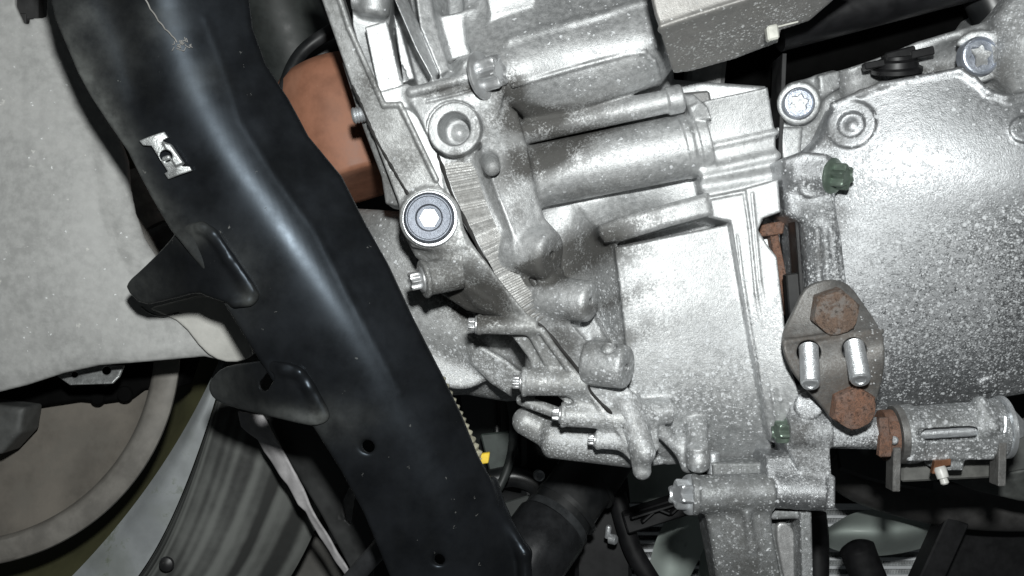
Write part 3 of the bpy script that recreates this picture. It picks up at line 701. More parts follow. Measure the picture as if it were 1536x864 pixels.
solid("rubber_plug", merge(loops([(10, 0), (10, 1.6), (8.5, 2.4), (8.0, 4.6), (6.0, 5.4), (5.6, 6.6)], P(1345, 108, 428), (-.1, -.35, 1), 24), box(P(1310, 98, 424), (4, 0, .8), (0, 2, 0), (-.3, 0, 1.4), .4), box(P(1382, 80, 424), (4.5, 0, 1), (0, 2, 0), (-.3, 0, 1.7), .4), box(P(1348, 84, 426), (6, 0, 1.6), (0, 3, 0), (-.5, 0, 2.2), .6)), M_black, K)

# ------------------------------------------------------------------ pieces in the gap between gearbox and sump
gap = thing("cover_strip", "thin dark metal strip standing in the gap between gearbox and sump", "strip", P(1170, 200, 430))
solid("dark_blade", merge(box(P(1165, 190, 432), (.9, 0, 0), (0, 8, 0), (1.2, 0, 28), .2)), M_black, gap)
solid("dark_blade", merge(box(P(1195, 400, 414), (.7, 0, 0), (0, 5, 0), (1.6, 0, -21), .2)), M_black, gap)
rp = thing("rusty_lever", "rusty brown lever end inside the narrow slot left of the bracket", "lever", P(1160, 360, 430))
solid("lever_arm", merge(box(P(1170, 410, 430), (1.6, -.5, 0), (0, 3, 0), (3.4, 0, -17), .4), box(P(1156, 344, 428), (4.5, -1, .6), (0, 3, 0), (.5, 0, 2.6), .5)), M_rust2, rp)
zr = tag(solid("threaded_rod", thread(P(1183, 345, 436), P(1197, 440, 436), 2.1, .9), M_zinc, None, 20), "thin threaded zinc rod beside the rusty lever in the slot", "rod")
kb = tag(solid("black_tab", box(P(1194, 460, 414), (3.6, 0, .5), (0, 3, 0), (1.0, 0, -13), .5), M_black), "small black flat tab in the slot just left of the steel bracket", "tab")

# ------------------------------------------------------------------ steel bracket with two rusty bolts and two studs
B = thing("steel_bracket", "folded bare steel bracket with two rusty hex bolts and two threaded studs", "bracket", P(1250, 520, 400))
q = SDF(1160, 400, 1345, 655, 376, 412, .4)
bf = front([(1175, 500, 396), (1245, 420, 400), (1320, 495, 396), (1250, 495, 396.5), (1250, 460, 399), (1176, 512, 393), (1324, 500, 393), (1180, 560, 392), (1326, 570, 392), (1250, 560, 391.5), (1240, 615, 396), (1275, 635, 398), (1310, 610, 396)])
out = [(1174, 516), (1176, 497), (1190, 468), (1204, 436), (1220, 424), (1244, 419), (1262, 420), (1280, 430), (1296, 452), (1318, 484), (1324, 500), (1327, 560), (1312, 612), (1296, 634), (1272, 641), (1250, 632), (1234, 610), (1196, 568), (1180, 540)]
q.plate(out, bf, thick=3.0, k=0, rd=.7, sm=1)
q.bead([(1178, 513), (1250, 503), (1322, 497)], bf, 1.0, off=.1, k=1.5)
for hx, hy in ((1213, 528), (1281, 524)): q.cyl(P(hx, hy, 380), P(hx, hy, 402), 4.3, k=.5, rd=.3, cut=True)
q.mesh("plate", M_steel, B, {'grime': [(.1,), (1250, 505, 80, .35, 8, -6), (1275, 600, 45, .5), (1190, 540, 25, .3)], 'speck': [(1310, 560, 20, .25), (1300, 500, 30, .2)]})
def hex_bolt(name, at, axis, R, h, mat, parent, spin=0.0, marks=False):
    pr = [(hexr(R * .99), -1.5), (hexr(R), h * .74), (hexr(R * .98), h * .8), (lambda t: min(hexr(R * .98)(t), R * .87), h * .97), (R * .8, h), (R * .5, h + .02)]
    o = solid(name, loops(pr, at, axis, 72, spin), mat, parent, 25)
    if marks:
        u, v, w = basis(axis, 0); c0 = np.array(at) + w * (h + .05)
        bits = []
        for a in range(5):
            t = math.radians(-90 + (a - 2) * 62); pc = c0 + u * R * .52 * math.cos(t) - v * R * .52 * math.sin(t) * -1
            bits.append(loops([(.62, -.2), (.55, .22), (.3, .34)], pc, w, 10))
        bits.append(loops([(.8, -.2), (.7, .22), (.4, .32)], c0, w, 10))
        for sx, sy, ex, ey in ((-.9, 1.2, 0, 0), (.9, 1.2, 0, 0), (0, 0, 0, -1.3)):
            a = c0 + u * -sx + v * (sy + R * .5); e = c0 + u * -ex + v * (ey + R * .5)
            bits.append(tube([a, e], .28, 6, 2))
        solid("head_marking", merge(*bits), mat, o, 40)
    return o
hex_bolt("hex_bolt", P(1248, 466, 399), (-.06, -1, -.12), 9.1, 7.6, M_rust, B, .33, True)['label'] = "brown hex head with raised markings"
hex_bolt("hex_bolt", P(1274, 606, 397), (.04, -1, -.2), 8.7, 6.6, M_rust2, B, .5)['label'] = "heavily rusted orange hex head"
solid("stud", thread(P(1213, 522, 394), P(1216, 578, 383), 3.6, 1.05, .42), M_zinc, B, 20)
solid("stud", thread(P(1281, 518, 394), P(1291, 572, 382), 3.8, 1.05, .42), M_zinc, B, 20)

# ------------------------------------------------------------------ slotted link bush at lower right
L = thing("slotted_bush", "slotted aluminium bush with a rusty collar and a bright rod showing through its slot", "bush", P(1430, 655, 420))
l = SDF(1325, 585, 1540, 705, 396, 440, .42)
ca, cb = P(1342, 652, 421), P(1492, 642, 421)
l.cyl(ca, cb, 10.6, 11.0, k=0, rd=1)
l.cyl(P(1352, 652, 421), P(1372, 650, 421), 11.6, k=1.5, rd=1.2); l.cyl(P(1472, 644, 421), P(1500, 641, 421), 11.6, k=1, rd=1)
l.plate([(1360, 672), (1500, 662), (1492, 690), (1362, 692)], front(412), back=430, k=2, rd=1)
l.plate([(1405, 685), (1450, 680), (1445, 706), (1408, 706)], front(413), back=428, k=1, rd=.8)
l.cap(P(1470, 606, 416), P(1488, 640, 411), 3.2, k=2)
l.cap(P(1390, 652, 408), P(1456, 648, 408), 3.2, k=.6, cut=True); l.cap(P(1390, 652, 413), P(1456, 648, 413), 3.2, k=.4, cut=True)
l.cap(P(1390, 652, 417), P(1456, 648, 417), 3.2, k=.4, cut=True)
l.mesh("bush_casting", M_rough, L, {'speck': [(.22,), (1460, 640, 40, .2), (1380, 630, 20, .2)], 'grime': [(.12,), (1400, 620, 60, .4, 20), (1350, 660, 20, .4)]})
solid("rod", tube([P(1360, 652, 416), P(1480, 645, 416)], 2.2, 16, 2), M_zinc, L)
solid("rusty_collar", merge(loops([(6, 0), (10, .3), (10, 4.4), (8, 5)], P(1322, 653, 420), cb - ca, 28), box(P(1327, 668, 408), (2.6, .6, 0), (0, 2, 0), (.3, 0, 4.2), .5), box(P(1325, 640, 409), (2, .4, 0), (0, 2, 0), (-.3, 0, 3.6), .5)), M_rust2, L)
solid("steel_ring", loops([(10, 0), (11.4, .2), (11.6, 2.8), (10.8, 3.2)], P(1340, 652, 420.5), cb - ca, 36), M_steel, L)
solid("ring_screw", loops([(1.6, 0), (1.6, 1.2), (1, 1.8)], P(1340, 660, 409), (0, -1, 0), 16), M_zinc, L)
solid("washer", loops([(11, 0), (12.4, .2), (12.4, 1.8), (11, 2.2)], P(1500, 641, 421), cb - ca, 36), M_zinc, L)
solid("hex_bolt", loops([(hexr(6.4), 0), (hexr(6.4), 4.4), (hexr(5.8), 5)], P(1506, 640, 416), P(1525, 640, 411) - P(1506, 640, 416), 48, .3), M_zinc, L, 25)
for fx, fy in ((1340, 690), (1497, 682)): solid("fork_leg", box(P(fx, fy + 12, 414), (1.5, 0, 0), (0, 4, 0), (.2, 0, 8.5), .3), M_steel, L)
solid("support_bar", box(P(1425, 700, 432), (21, 0, 1), (0, 4, 0), (0, 0, 4.6), .8), plain("grey_steel_bar", (.16, .16, .15), .5, .4, dust=(.3, .3, .29)), L)
gn = thing("grease_nipple", "small copper and white tipped nipple hanging under the slotted bush", "nipple", P(1410, 700, 412))
solid("clip", merge(box(P(1408, 700, 411), (2.4, 0, 0), (0, 1.4, 0), (.6, 0, 2.6), .3), box(P(1418, 694, 410), (2.0, 0, .3), (0, .8, 0), (0, 0, 1.3), .3)), plain("copper_clip", (.35, .17, .10), .4, .6), gn)
solid("nipple", loops([(2.0, 0), (2.4, 1), (2.2, 4.4), (1.5, 4.7), (1.6, 6.5), (1.0, 7)], P(1409, 700, 410), (.25, -.25, -1), 18), plain("white_plastic_tip", (.7, .69, .66), .4), gn)

# ------------------------------------------------------------------ mount arm below the gearbox
A = thing("mount_arm", "grey aluminium mount arm hanging below the gearbox from a clevis bolt", "mount arm", P(1100, 780, 420))
m_ = SDF(1030, 665, 1225, 920, 396, 446, .55)
m_.cyl(P(1038, 742, 413), P(1160, 736, 412), 7.4, 7.0, k=0, rd=1)
m_.cyl(P(1036, 742, 413), P(1046, 742, 413), 8.0, k=.4, rd=.5)
m_.plate([(1052, 735), (1156, 735), (1160, 800), (1182, 930), (1082, 930), (1064, 800)], front([(1055, 740, 410), (1155, 740, 408), (1066, 800, 413), (1158, 800, 410), (1100, 920, 424), (1180, 920, 418), (1115, 830, 411)]), back=438, k=3, rd=1.5)
m_.bead([(1120, 770), (1128, 820), (1140, 900)], front([(1120, 770, 408.5), (1128, 820, 411), (1140, 900, 418), (1100, 820, 411)]), 1.4, k=2)
m_.plate([(1068, 694), (1148, 694), (1148, 722), (1070, 722)], front(420), back=434, k=1, rd=1)
m_.plate([(1155, 765), (1215, 765), (1215, 778), (1158, 780)], front(416), back=440, k=1, rd=.8)
m_.plate([(1200, 768), (1218, 768), (1222, 930), (1204, 930)], front(414), back=440, k=1, rd=.8)
m_.plate([(1150, 785), (1208, 775), (1212, 930), (1170, 930)], front([(1150, 790, 428), (1210, 790, 430), (1180, 920, 430)]), back=442, k=1, rd=.8)
m_.mesh("arm_casting", M_rough, A, {'speck': [(0.0,)], 'grime': [(.3,), (1090, 760, 60, .2), (1120, 850, 60, .35)]})
star_bolt(P(1038, 742, 413), P(1010, 741, 409) - P(1038, 742, 413), 5.2, M_zinc, A, spin=.2)
win = front([(1160, 790, 424), (1200, 790, 425), (1180, 880, 426)])
w_ = SDF(1150, 770, 1210, 890, 418, 436, .5)
w_.plate([(1162, 786), (1180, 782), (1194, 800), (1203, 830), (1207, 920), (1190, 920), (1172, 850)], win, back=432, k=0, rd=1, sm=2)
w_.mesh("web_face", M_cut, A, {'grime': [(.2,)]})
solid("dowel", loops([(2.6, 0), (2.6, 8), (2, 8.6)], P(1070, 710, 424), (0, 0, 1), 16), M_zinc, A)
# ------------------------------------------------------------------ black pressed-steel subframe beam
M_beam = plain("black_painted_steel", (.0045, .005, .006), .31, var=.3, vs=.06, bump=.02, bs=.3, dust=(.11, .115, .11), dsc=.45, dth=.70, spec=.17, cloud=.0, chips=[(.10, .10, .03, .11, (.10, .10, .095)), (.35, .05, .06, .22, (.07, .07, .066)), (.06, .02, .03, .10, (.16, .09, .055))])
M_beam.node_tree.nodes["Principled BSDF"].inputs["Specular Tint"].default_value = (.72, .85, 1, 1)
S_ = thing("subframe_beam", "glossy black pressed steel beam running diagonally from upper left to bottom centre", "subframe beam", P(430, 400, 345))
beam_f = Front([(300, 0, 335), (300, 800, 355), (700, 400, 345), (100, 400, 346)], lam=.3)
ridge = [(222, -120), (250, 20), (285, 120), (322, 190), (362, 254), (404, 312), (450, 378), (492, 440), (535, 505), (585, 590), (640, 690), (690, 790), (740, 930)]
def beam_relief(X, Z):
    q = [beam_f.at(x, y)[[0, 2]] for x, y in spline(ridge, 40)]
    d = None
    for a, b in zip(q[:-1], q[1:]):                                # signed distance, positive to the right of the fold
        e = b - a; t = np.clip(((X - a[0]) * e[0] + (Z - a[1]) * e[1]) / (e @ e), 0, 1)
        wx, wz = X - a[0] - e[0] * t, Z - a[1] - e[1] * t; m = np.sqrt(wx ** 2 + wz ** 2); sg = np.sign(e[0] * wz - e[1] * wx)
        d = m * sg if d is None else np.where(m < np.abs(d), m * sg, d)
    w = 3.9; sp = w * np.log1p(np.exp(np.clip(d / w, -30, 30)))
    c = [beam_f.at(x, y)[[0, 2]] for x, y in ((300, 20), (330, 100), (356, 178), (410, 262), (470, 345), (515, 430), (560, 515), (600, 590))]
    l = [beam_f.at(x, y)[[0, 2]] for x, y in ((60, -60), (90, 60), (130, 145), (190, 230), (226, 300), (262, 356))]
    o = [beam_f.at(x, y)[[0, 2]] for x, y in ((150, -20), (185, 60), (205, 140))]
    ed = seg_dist(l, X, Z)
    return .60 * sp - .12 * np.exp(-(seg_dist(c, X, Z) / 1.2) ** 2) + .9 * np.exp(-(ed / 4.0) ** 2) + 1.0 * np.exp(-(seg_dist(o, X, Z) / 5.0) ** 2)
bf2 = Front([(0, 0, 345)])
bf2.mm, bf2.extra = beam_f.mm, beam_relief
class _D:                                                           # depth under a photo point on the finished beam face
    def __call__(s, px, py):
        D = float(beam_f.px(px, py))
        for _ in range(3):
            p = P(px, py, D); D = float(bf2(np.array([[p[0]]]), np.array([[p[2]]]))[0, 0])
        return D
bf2.px = _D()
n_ = SDF(20, -60, 830, 930, 330, 374, .62)
edge = [(40, -100), (70, -20), (82, 30), (97, 65), (115, 108), (135, 145), (165, 190), (190, 226), (208, 262), (226, 296), (255, 345), (300, 400), (335, 455), (380, 528), (420, 590), (470, 642), (510, 705), (545, 770), (570, 830), (610, 930),
        (810, 930), (797, 862), (782, 818), (752, 768), (738, 722), (717, 684), (692, 622), (662, 560), (622, 482), (582, 396), (546, 332), (512, 264), (462, 204), (432, 148), (398, 96), (378, 42), (370, -20), (366, -100)]
n_.plate(edge, bf2, thick=2.6, k=0, rd=1.0)
n_.bead([(792, 930), (786, 830), (752, 772), (738, 725)], front([(792, 930, 362), (786, 830, 364), (738, 725, 367)]), 2.4, k=2)
for hx, hy, hr in ((549, 669, 2.0), (656, 839, 1.7)):
    q0 = bf2.at(hx, hy); u = np.array([.5, 1, -.2]); n_.cyl(q0 - u * 8, q0 + u * 10, hr, k=1.2, rd=.3, cut=True)
q0 = bf2.at(250, 236)
n_.mesh("beam_shell", M_beam, S_, {'dust': [(.02,), (112, 90, 70, .5, 16, 62), (160, 175, 70, .75, 20, 55), (205, 265, 60, .55, 16, 62), (250, 345, 60, .4, 30, 55), (330, 420, 60, .25), (150, 90, 60, .2), (300, 120, 30, .15), (500, 630, 60, .2, 30), (120, 20, 40, .3), (240, 30, 30, .25)]})
# welded tabs with pressed beads
def tabs(pl, fr, beads, box_, slot=None):
    t = SDF(*box_, 330, 385, .5); f = front(fr)
    t.plate(pl, f, thick=2.4, k=0, rd=.9, sm=1)
    for pth, r, off in beads: t.bead(pth, f, r, off=off, k=2)
    if slot: t.cap(f.at(*slot[0]) - np.array([0, 6, 0]), f.at(*slot[0]) + np.array([0, 6, 0]), slot[2], k=.3, cut=True); t.plate([slot[0], slot[1], slot[3]], f, back=400, over=12, k=.3, cut=True) if len(slot) > 3 else None
    if slot:
        a, e = f.at(*slot[0]), f.at(*slot[1])
        for dy in (-5, -2.5, 0, 2.5, 5, 7.5): t.cap(a + np.array([0, dy, 0]), e + np.array([0, dy, 0]), slot[2], k=.2, cut=True)
    return t.mesh("tab", M_beam, S_, {'dust': [(.03,), (200, 440, 50, .3), (290, 345, 22, .5), (375, 450, 18, .4), (320, 590, 50, .25), (440, 625, 60, .4, 14, 10), (480, 630, 20, .5)]})
def on_beam(x, y, o=-1.6): return (x, y, bf2.px(x, y) + o)
tabs([(187, 433), (193, 420), (208, 407), (238, 378), (258, 356), (264, 344), (285, 336), (305, 334), (322, 344), (345, 378), (388, 438), (386, 452), (372, 458), (345, 456), (312, 446), (296, 438), (252, 450), (212, 459)],
     [(187, 433, 366), (210, 458, 366), (250, 372, 352), (262, 448, 354), on_beam(300, 345), on_beam(385, 445), on_beam(340, 400), on_beam(330, 450)],
     [([(274, 343), (302, 341), (318, 352), (342, 388), (376, 438)], 1.2, .9), ([(352, 455), (372, 452)], 1.5, .6)], (180, 325, 395, 465))
tabs([(311, 580), (318, 566), (332, 552), (360, 545), (400, 540), (442, 546), (462, 562), (478, 590), (494, 620), (490, 634), (470, 640), (440, 634), (400, 624), (340, 610), (318, 598)],
     [(311, 580, 366), (330, 606, 366), (340, 550, 362), (380, 580, 354), on_beam(420, 548), on_beam(440, 630), on_beam(460, 565), on_beam(490, 630)],
     [([(424, 556), (448, 560), (462, 582), (484, 622)], 1.2, .9)], (300, 530, 505, 650), ((396, 578), (404, 566), 1.9))
# silver nut clip clamped on the beam edge
M_clip = cast_metal("zinc_spring_clip", base=(.58, .60, .60), dark=(.36, .37, .37), rough=.4, metal=.8, grime0=.12)
cl = SDF(200, 190, 300, 278, 330, 362, .24)
cf = front([on_beam(*q) for q in ((210, 212, -1.9), (247, 198, -1.4), (288, 256, -1.9), (252, 269, -1.4), (249, 233, -2.6), (230, 205, -2.2), (270, 262, -2.2))])
cl.plate([(208, 211), (246, 197), (252, 206), (243, 211), (250, 214), (258, 218), (276, 245), (272, 249), (284, 249), (288, 256), (252, 269), (246, 260), (251, 257), (227, 219), (214, 218)], cf, thick=1.1, k=0, rd=.25)
cl.plate([(244, 214), (256, 216), (276, 245), (264, 250)], cf, thick=1.6, over=.9, k=.5, rd=.4)
cl.cyl(P(249, 234, 332), P(249, 234, 348), 1.9, k=.3, rd=.2, cut=True)
cl.cap(cf.at(246, 238) + np.array([0, .6, 0]), cf.at(252, 236) + np.array([0, .4, 0]), .8, k=.3)
cl.mesh("nut_clip", M_clip, S_)
# torn strip of tape at the upper fold
V, Fc = [], []
pth = [(216, -4), (226, 14), (238, 32), (248, 44), (258, 54), (266, 64)]
fr = []
for a, e in zip(pth[:-1], pth[1:]): fr.append(tube([bf2.at(*a) - np.array([0, .5, 0]), bf2.at((a[0] + e[0]) / 2 + 1.5, (a[1] + e[1]) / 2) - np.array([0, .8, 0]), bf2.at(*e) - np.array([0, .5, 0])], .24, 6, 6))
for i in range(22):
    x, y = 274 + random.gauss(0, 5), 65 + random.gauss(0, 4); p0 = bf2.at(x, y); 
    fr.append(tube([p0 + np.array([random.uniform(-.8, .8), -.3 - .5 * random.random(), random.uniform(-.8, .8)]) for _ in range(3)], .13, 5, 5))
solid("frayed_edge", merge(*fr), plain("dusty_fibre", (.20, .195, .185), .9), S_, 60)

# ------------------------------------------------------------------ grey tray panel at far left
M_tray = plain("grey_underbody_coating", (.315, .317, .31), .6, var=.13, vs=.3, bump=.18, bs=.5, dust=(.44, .44, .43), dsc=.55, dth=.60, chips=[(.10, .07, .04, .16, (.62, .62, .60)), (.28, .05, .08, .3, (.5, .5, .48)), (.07, .06, .03, .10, (.16, .15, .13))])
M_lip = plain("pale_bare_lip", (.42, .415, .39), .6, var=.1, vs=.1, bump=.1, dust=(.36, .35, .33), dsc=.3)
T = thing("underbody_panel", "pale grey coated underbody panel filling the left edge behind the black beam", "body panel", P(100, 300, 400))
tf = front([(-60, -60, 398), (60, -40, 400), (20, 100, 396), (100, 80, 399), (120, 200, 397), (180, 220, 401), (0, 300, 393), (150, 300, 396.5), (208, 330, 403), (180, 400, 396), (80, 420, 392), (0, 450, 392),
            (230, 440, 397), (300, 470, 395), (380, 530, 396), (240, 520, 395), (310, 532, 398), (100, 552, 398), (0, 580, 400), (-60, 600, 402), (-60, 300, 392)])
def tray_relief(X, Z):
    g = seg_dist([tf.at(x, y)[[0, 2]] for x, y in ((112, 120), (150, 230), (165, 310), (195, 385), (240, 430))], X, Z)
    r = seg_dist([tf.at(x, y)[[0, 2]] for x, y in ((-60, 590), (0, 570), (100, 540), (200, 528), (320, 520))], X, Z)
    e_ = seg_dist([tf.at(x, y)[[0, 2]] for x, y in ((60, -60), (98, 58), (150, 165), (188, 240), (199, 320), (232, 388))], X, Z)
    return .8 * np.exp(-(g / 2.5) ** 2) - 1.0 * np.exp(-(r / 4.0) ** 2) + np.maximum(10 - e_, 0) * .28
tf2 = Front([(0, 0, 400)]); tf2.px, tf2.mm, tf2.extra = tf.px, tf.mm, tray_relief
t_ = SDF(-90, -90, 400, 640, 384, 412, .66)
t_.plate([(-90, -90), (72, -90), (80, 20), (98, 58), (118, 110), (150, 165), (176, 208), (188, 240), (192, 282), (199, 320), (212, 356), (232, 388), (262, 420), (300, 440), (345, 452), (378, 505), (384, 528), (362, 541), (332, 541), (306, 535), (205, 544), (150, 548), (95, 560), (40, 578), (0, 588), (-90, 612)], tf2, thick=2.6, k=0, rd=1.1)
t_.plate([(22, -60), (66, -60), (66, 24), (44, 28), (42, 36), (34, 34), (22, 8)], tf2, back=430, over=20, k=.3, cut=True)
t_.mesh("panel_skin", M_tray, T)
lp = SDF(200, 430, 400, 560, 380, 404, .5); lp.plate([(220, 462), (262, 452), (300, 442), (346, 450), (385, 529), (362, 543), (332, 543), (306, 528), (272, 484), (240, 470)], Front([(220, 462, 394), (300, 442, 393), (385, 529, 394.5), (332, 543, 397), (306, 528, 394), (350, 500, 393)]), thick=2, k=0, rd=.7, sm=1)
lp.mesh("corner_lip", M_lip, T)
fl_v = []
for i in range(46):
    x, y = random.uniform(0, 195), random.uniform(20, 540)
    if y < 260 and x > 150 * y / 260 + 40: continue
    p0 = tf2.at(x, y); p0 = np.array([p0[0], float(tf2(np.array([[p0[0]]]), np.array([[p0[2]]]))[0, 0]), p0[2]])
    r = random.uniform(.18, .5)
    fl_v.append(loops([(lambda t, r=r, a=random.random() * 6, b=random.random(): r * (1 + .5 * math.sin(2 * t + a) * b + .35 * math.sin(5 * t + a * 3)), .05), (r * .5, -.15 - r * .25)], p0 , (0, 1, 0), 11, random.random() * 3, (False, True)))
o = solid("paint_flake", merge(*fl_v), plain("pale_flake", (.62, .63, .63), .5), T); o['kind'] = "stuff"
for pts in ([(212, 460, 393), (226, 470, 392.5), (245, 474, 392.5), (268, 469, 393)],):
    solid("wire_hair", tube([P(*q) for q in pts], .3, 6), M_black, T)
bc = tag(solid("black_clip", merge(box(P(42, 14, 408), (5, 0, 0), (0, 3, 0), (0, 0, 5), .8), box(P(36, 30, 406), (1.6, 0, 0), (0, 2, 0), (0, 0, 2.2), .4)), M_black), "small black clip in the notch at the panel's top edge", "clip")
# bright metal ear seen below the panel
ear = SDF(70, 540, 190, 585, 405, 425, .4)
ear.plate([(84, 564), (120, 548), (186, 548), (178, 566), (168, 576), (104, 578)], front([(84, 564, 414), (186, 548, 412), (120, 578, 410)]), thick=2.2, k=0, rd=.6)
ear.cyl(P(160, 556, 405), P(160, 556, 420), 1.6, k=.5, rd=.2, cut=True); ear.cyl(P(112, 562, 405), P(112, 562, 420), 1.2, k=.5, rd=.2, cut=True)
tag(ear.mesh("metal_ear", M_clip, None, {'grime': [(.25,)]}), "light metal ear poking out under the grey panel's lower edge", "bracket ear")

# ------------------------------------------------------------------ wheel seen from inside
KW = .80
P_full = P
def P(x, y, D): return P_full(x, y, D * KW)
Wh = thing("wheel", "road wheel seen from behind with brown brake disc and striped tyre at lower left", "wheel", P(60, 700, 620))
def circ(cx, cy, R, a0, a1, D, n=14): return [(cx + R * math.cos(math.radians(a0 + (a1 - a0) * i / n)), cy + R * math.sin(math.radians(a0 + (a1 - a0) * i / n)), D) for i in range(n + 1)]
M_disc = plain("dusty_brake_disc", (.115, .103, .088), .75, 0.0, var=.35, vs=.03, bump=.05, dust=(.13, .12, .105), dsc=.08, dth=.5)
M_discedge = plain("worn_disc_edge", (.165, .155, .14), .55, .1, var=.2, vs=.1, dust=(.24, .23, .21), dsc=.3)
solid("brake_disc", loft([circ(-60, 520, 0.5, -40, 95, 566), circ(-60, 520, 150, -40, 95, 560), circ(-60, 520, 285, -40, 95, 556), circ(-60, 520, 292, -40, 95, 552)], 50, 3, 5), M_disc, Wh)
solid("disc_rim", loft([circ(-60, 520, 290, -40, 95, 551), circ(-60, 520, 297, -40, 95, 546), circ(-60, 520, 325, -40, 95, 546), circ(-60, 520, 331, -40, 95, 552), circ(-60, 520, 322, -40, 95, 580)], 60, 3), M_discedge, Wh)
M_barrel = plain("olive_rim_barrel", (.050, .049, .020), .75, .1, var=.3, vs=.03)
def arc3(p, q, r, D, n=16):
    t = np.linspace(-.25, 1.25, n); p, q, r = (np.array(v, float) for v in (p, q, r)); o = []
    for s_ in t:
        a = (p * (2 * (s_ - .5) * (s_ - 1)) + q * (4 * s_ * (1 - s_)) + r * (2 * s_ * (s_ - .5))); o.append((a[0], a[1], D))
    return o
solid("rim_barrel", loft([circ(-60, 520, 300, -50, 95, 650), circ(-60, 520, 350, -50, 95, 612), circ(-60, 520, 420, -50, 95, 592)], 50, 4), M_barrel, Wh)
M_rim = plain("dirty_alloy_lip", (.25, .265, .272), .55, .1, var=.18, vs=.05, dust=(.10, .115, .075), dsc=.10, dth=.54)
solid("rim_lip", loft([arc3((292, 616), (210, 745), (108, 864), 570), arc3((304, 615), (230, 755), (150, 864), 565), arc3((319, 612), (262, 766), (204, 868), 566)], 50, 4, 4), M_rim, Wh)
t = NT("striped_tyre_rubber"); mp = t.mapped((0, 0, 0), (1, 1, 1))
st = t.noise(.035, 4, .6); n2 = t.noise(.3, 4)
wv = t.attr("stripe")
M_tyre = t.out(t.mix(t.step(t.math('ADD', t.math('MULTIPLY', wv, .8), t.math('MULTIPLY', t.math('SUBTRACT', st, .5), .9)), .15, .85), (.018, .019, .018), (.12, .125, .118)), 0.0, t.rng(n2, .3, .7, .62, .8))
tv, tfc = loft([arc3((321, 612), (264, 766), (206, 868), 566), arc3((332, 610), (280, 772), (226, 874), 558), arc3((420, 600), (360, 780), (300, 890), 560), arc3((540, 600), (470, 800), (400, 910), 580)], 60, 26, 0)
to = solid("tyre", (tv, tfc), M_tyre, Wh)
cols = 26 * 3 + 1; r1 = np.random.default_rng(3); pr_ = np.zeros(cols); x = np.arange(cols)
for _ in range(20): pr_ += r1.uniform(-.5, .5) * np.sin(x * r1.uniform(.15, 1.6) + r1.uniform(0, 6))
pr_ = (pr_ - pr_.min()) / (pr_.max() - pr_.min())
vals = np.tile(pr_, 60) if len(to.data.vertices) == 60 * cols else np.zeros(len(to.data.vertices))
to.data.attributes.new("stripe", 'FLOAT', 'POINT').data.foreach_set("value", vals.astype(np.float32))
solid("tyre_knob", loops([(3.2, 0), (2.8, 1.2), (1.2, 2)], P(250, 846, 552), (0, -1, 0), 16), M_black, Wh)
P = P_full
# dark caliper shape above the disc
cal = thing("brake_caliper", "black caliper hanging between the grey panel and the brake disc", "caliper", P(120, 590, 520))
M_dark = plain("matte_black", (.003, .003, .003), .95, spec=.05)  # even near-black, almost without gloss
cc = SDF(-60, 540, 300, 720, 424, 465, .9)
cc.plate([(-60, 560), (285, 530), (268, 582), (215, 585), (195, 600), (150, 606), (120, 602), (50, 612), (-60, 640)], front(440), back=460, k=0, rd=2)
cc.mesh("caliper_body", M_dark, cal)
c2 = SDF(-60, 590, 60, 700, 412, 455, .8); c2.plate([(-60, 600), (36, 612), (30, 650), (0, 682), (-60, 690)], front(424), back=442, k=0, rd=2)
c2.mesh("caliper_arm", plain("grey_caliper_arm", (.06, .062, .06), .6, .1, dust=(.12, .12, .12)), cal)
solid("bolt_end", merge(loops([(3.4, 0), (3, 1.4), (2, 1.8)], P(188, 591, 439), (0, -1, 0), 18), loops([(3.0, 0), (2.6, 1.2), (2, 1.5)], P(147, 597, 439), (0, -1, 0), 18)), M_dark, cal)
# olive gap behind panel corner, between beam and tray

# ------------------------------------------------------------------ torn splash liner
Lr = thing("splash_liner", "dark splash liner with a torn pale edge beside the lower end of the beam", "splash liner", P(460, 740, 430))
M_liner = plain("dark_liner_plastic", (.020, .021, .021), .6, dust=(.06, .06, .06), dsc=.2)
M_torn = plain("pale_torn_fibre", (.34, .33, .335), .85, var=.2, vs=.12, bump=.15)
ls = SDF(345, 600, 620, 900, 405, 450, .7)
ls.plate([(398, 622), (470, 610), (520, 640), (560, 760), (560, 900), (545, 900), (524, 852), (480, 770), (425, 680)], front([(398, 622, 430), (560, 760, 424), (530, 880, 432), (470, 620, 425)]), thick=3, k=0, rd=1)
ls.plate([(514, 752), (526, 726), (534, 740), (526, 788), (518, 780)], front(428), back=445, over=30, k=.3, cut=True)
ls.mesh("liner_skin", M_liner, Lr)
te = SDF(345, 600, 560, 900, 400, 445, .55)
def crumple(X, Z): return .8 * np.sin(X * .21 + Z * .13 + 1) + .6 * np.sin(Z * .31 - X * .1) + .35 * np.sin(X * .9 + Z * .23 + 2 * np.sin(Z * .2))
tfp = Front([(356, 620, 424), (400, 626, 422), (440, 720, 425), (500, 830, 430), (400, 700, 428)], extra=crumple)
te.plate([(355, 617), (372, 620), (394, 623), (402, 634), (424, 676), (446, 712), (466, 758), (484, 790), (506, 826), (522, 852), (530, 880), (520, 870), (500, 838), (478, 806), (458, 768), (446, 758), (430, 728), (410, 700), (394, 678), (386, 660), (374, 652), (360, 640)], tfp, thick=2.2, k=0, rd=.8)
te.mesh("torn_edge", M_torn, Lr)
gi = SDF(280, 740, 560, 920, 500, 530, 1.0)
gi.plate([(290, 900), (330, 838), (376, 782), (432, 764), (520, 850), (540, 920), (290, 920)], front([(290, 900, 512), (376, 782, 516), (520, 850, 508), (430, 870, 508)]), thick=3, k=0, rd=1)
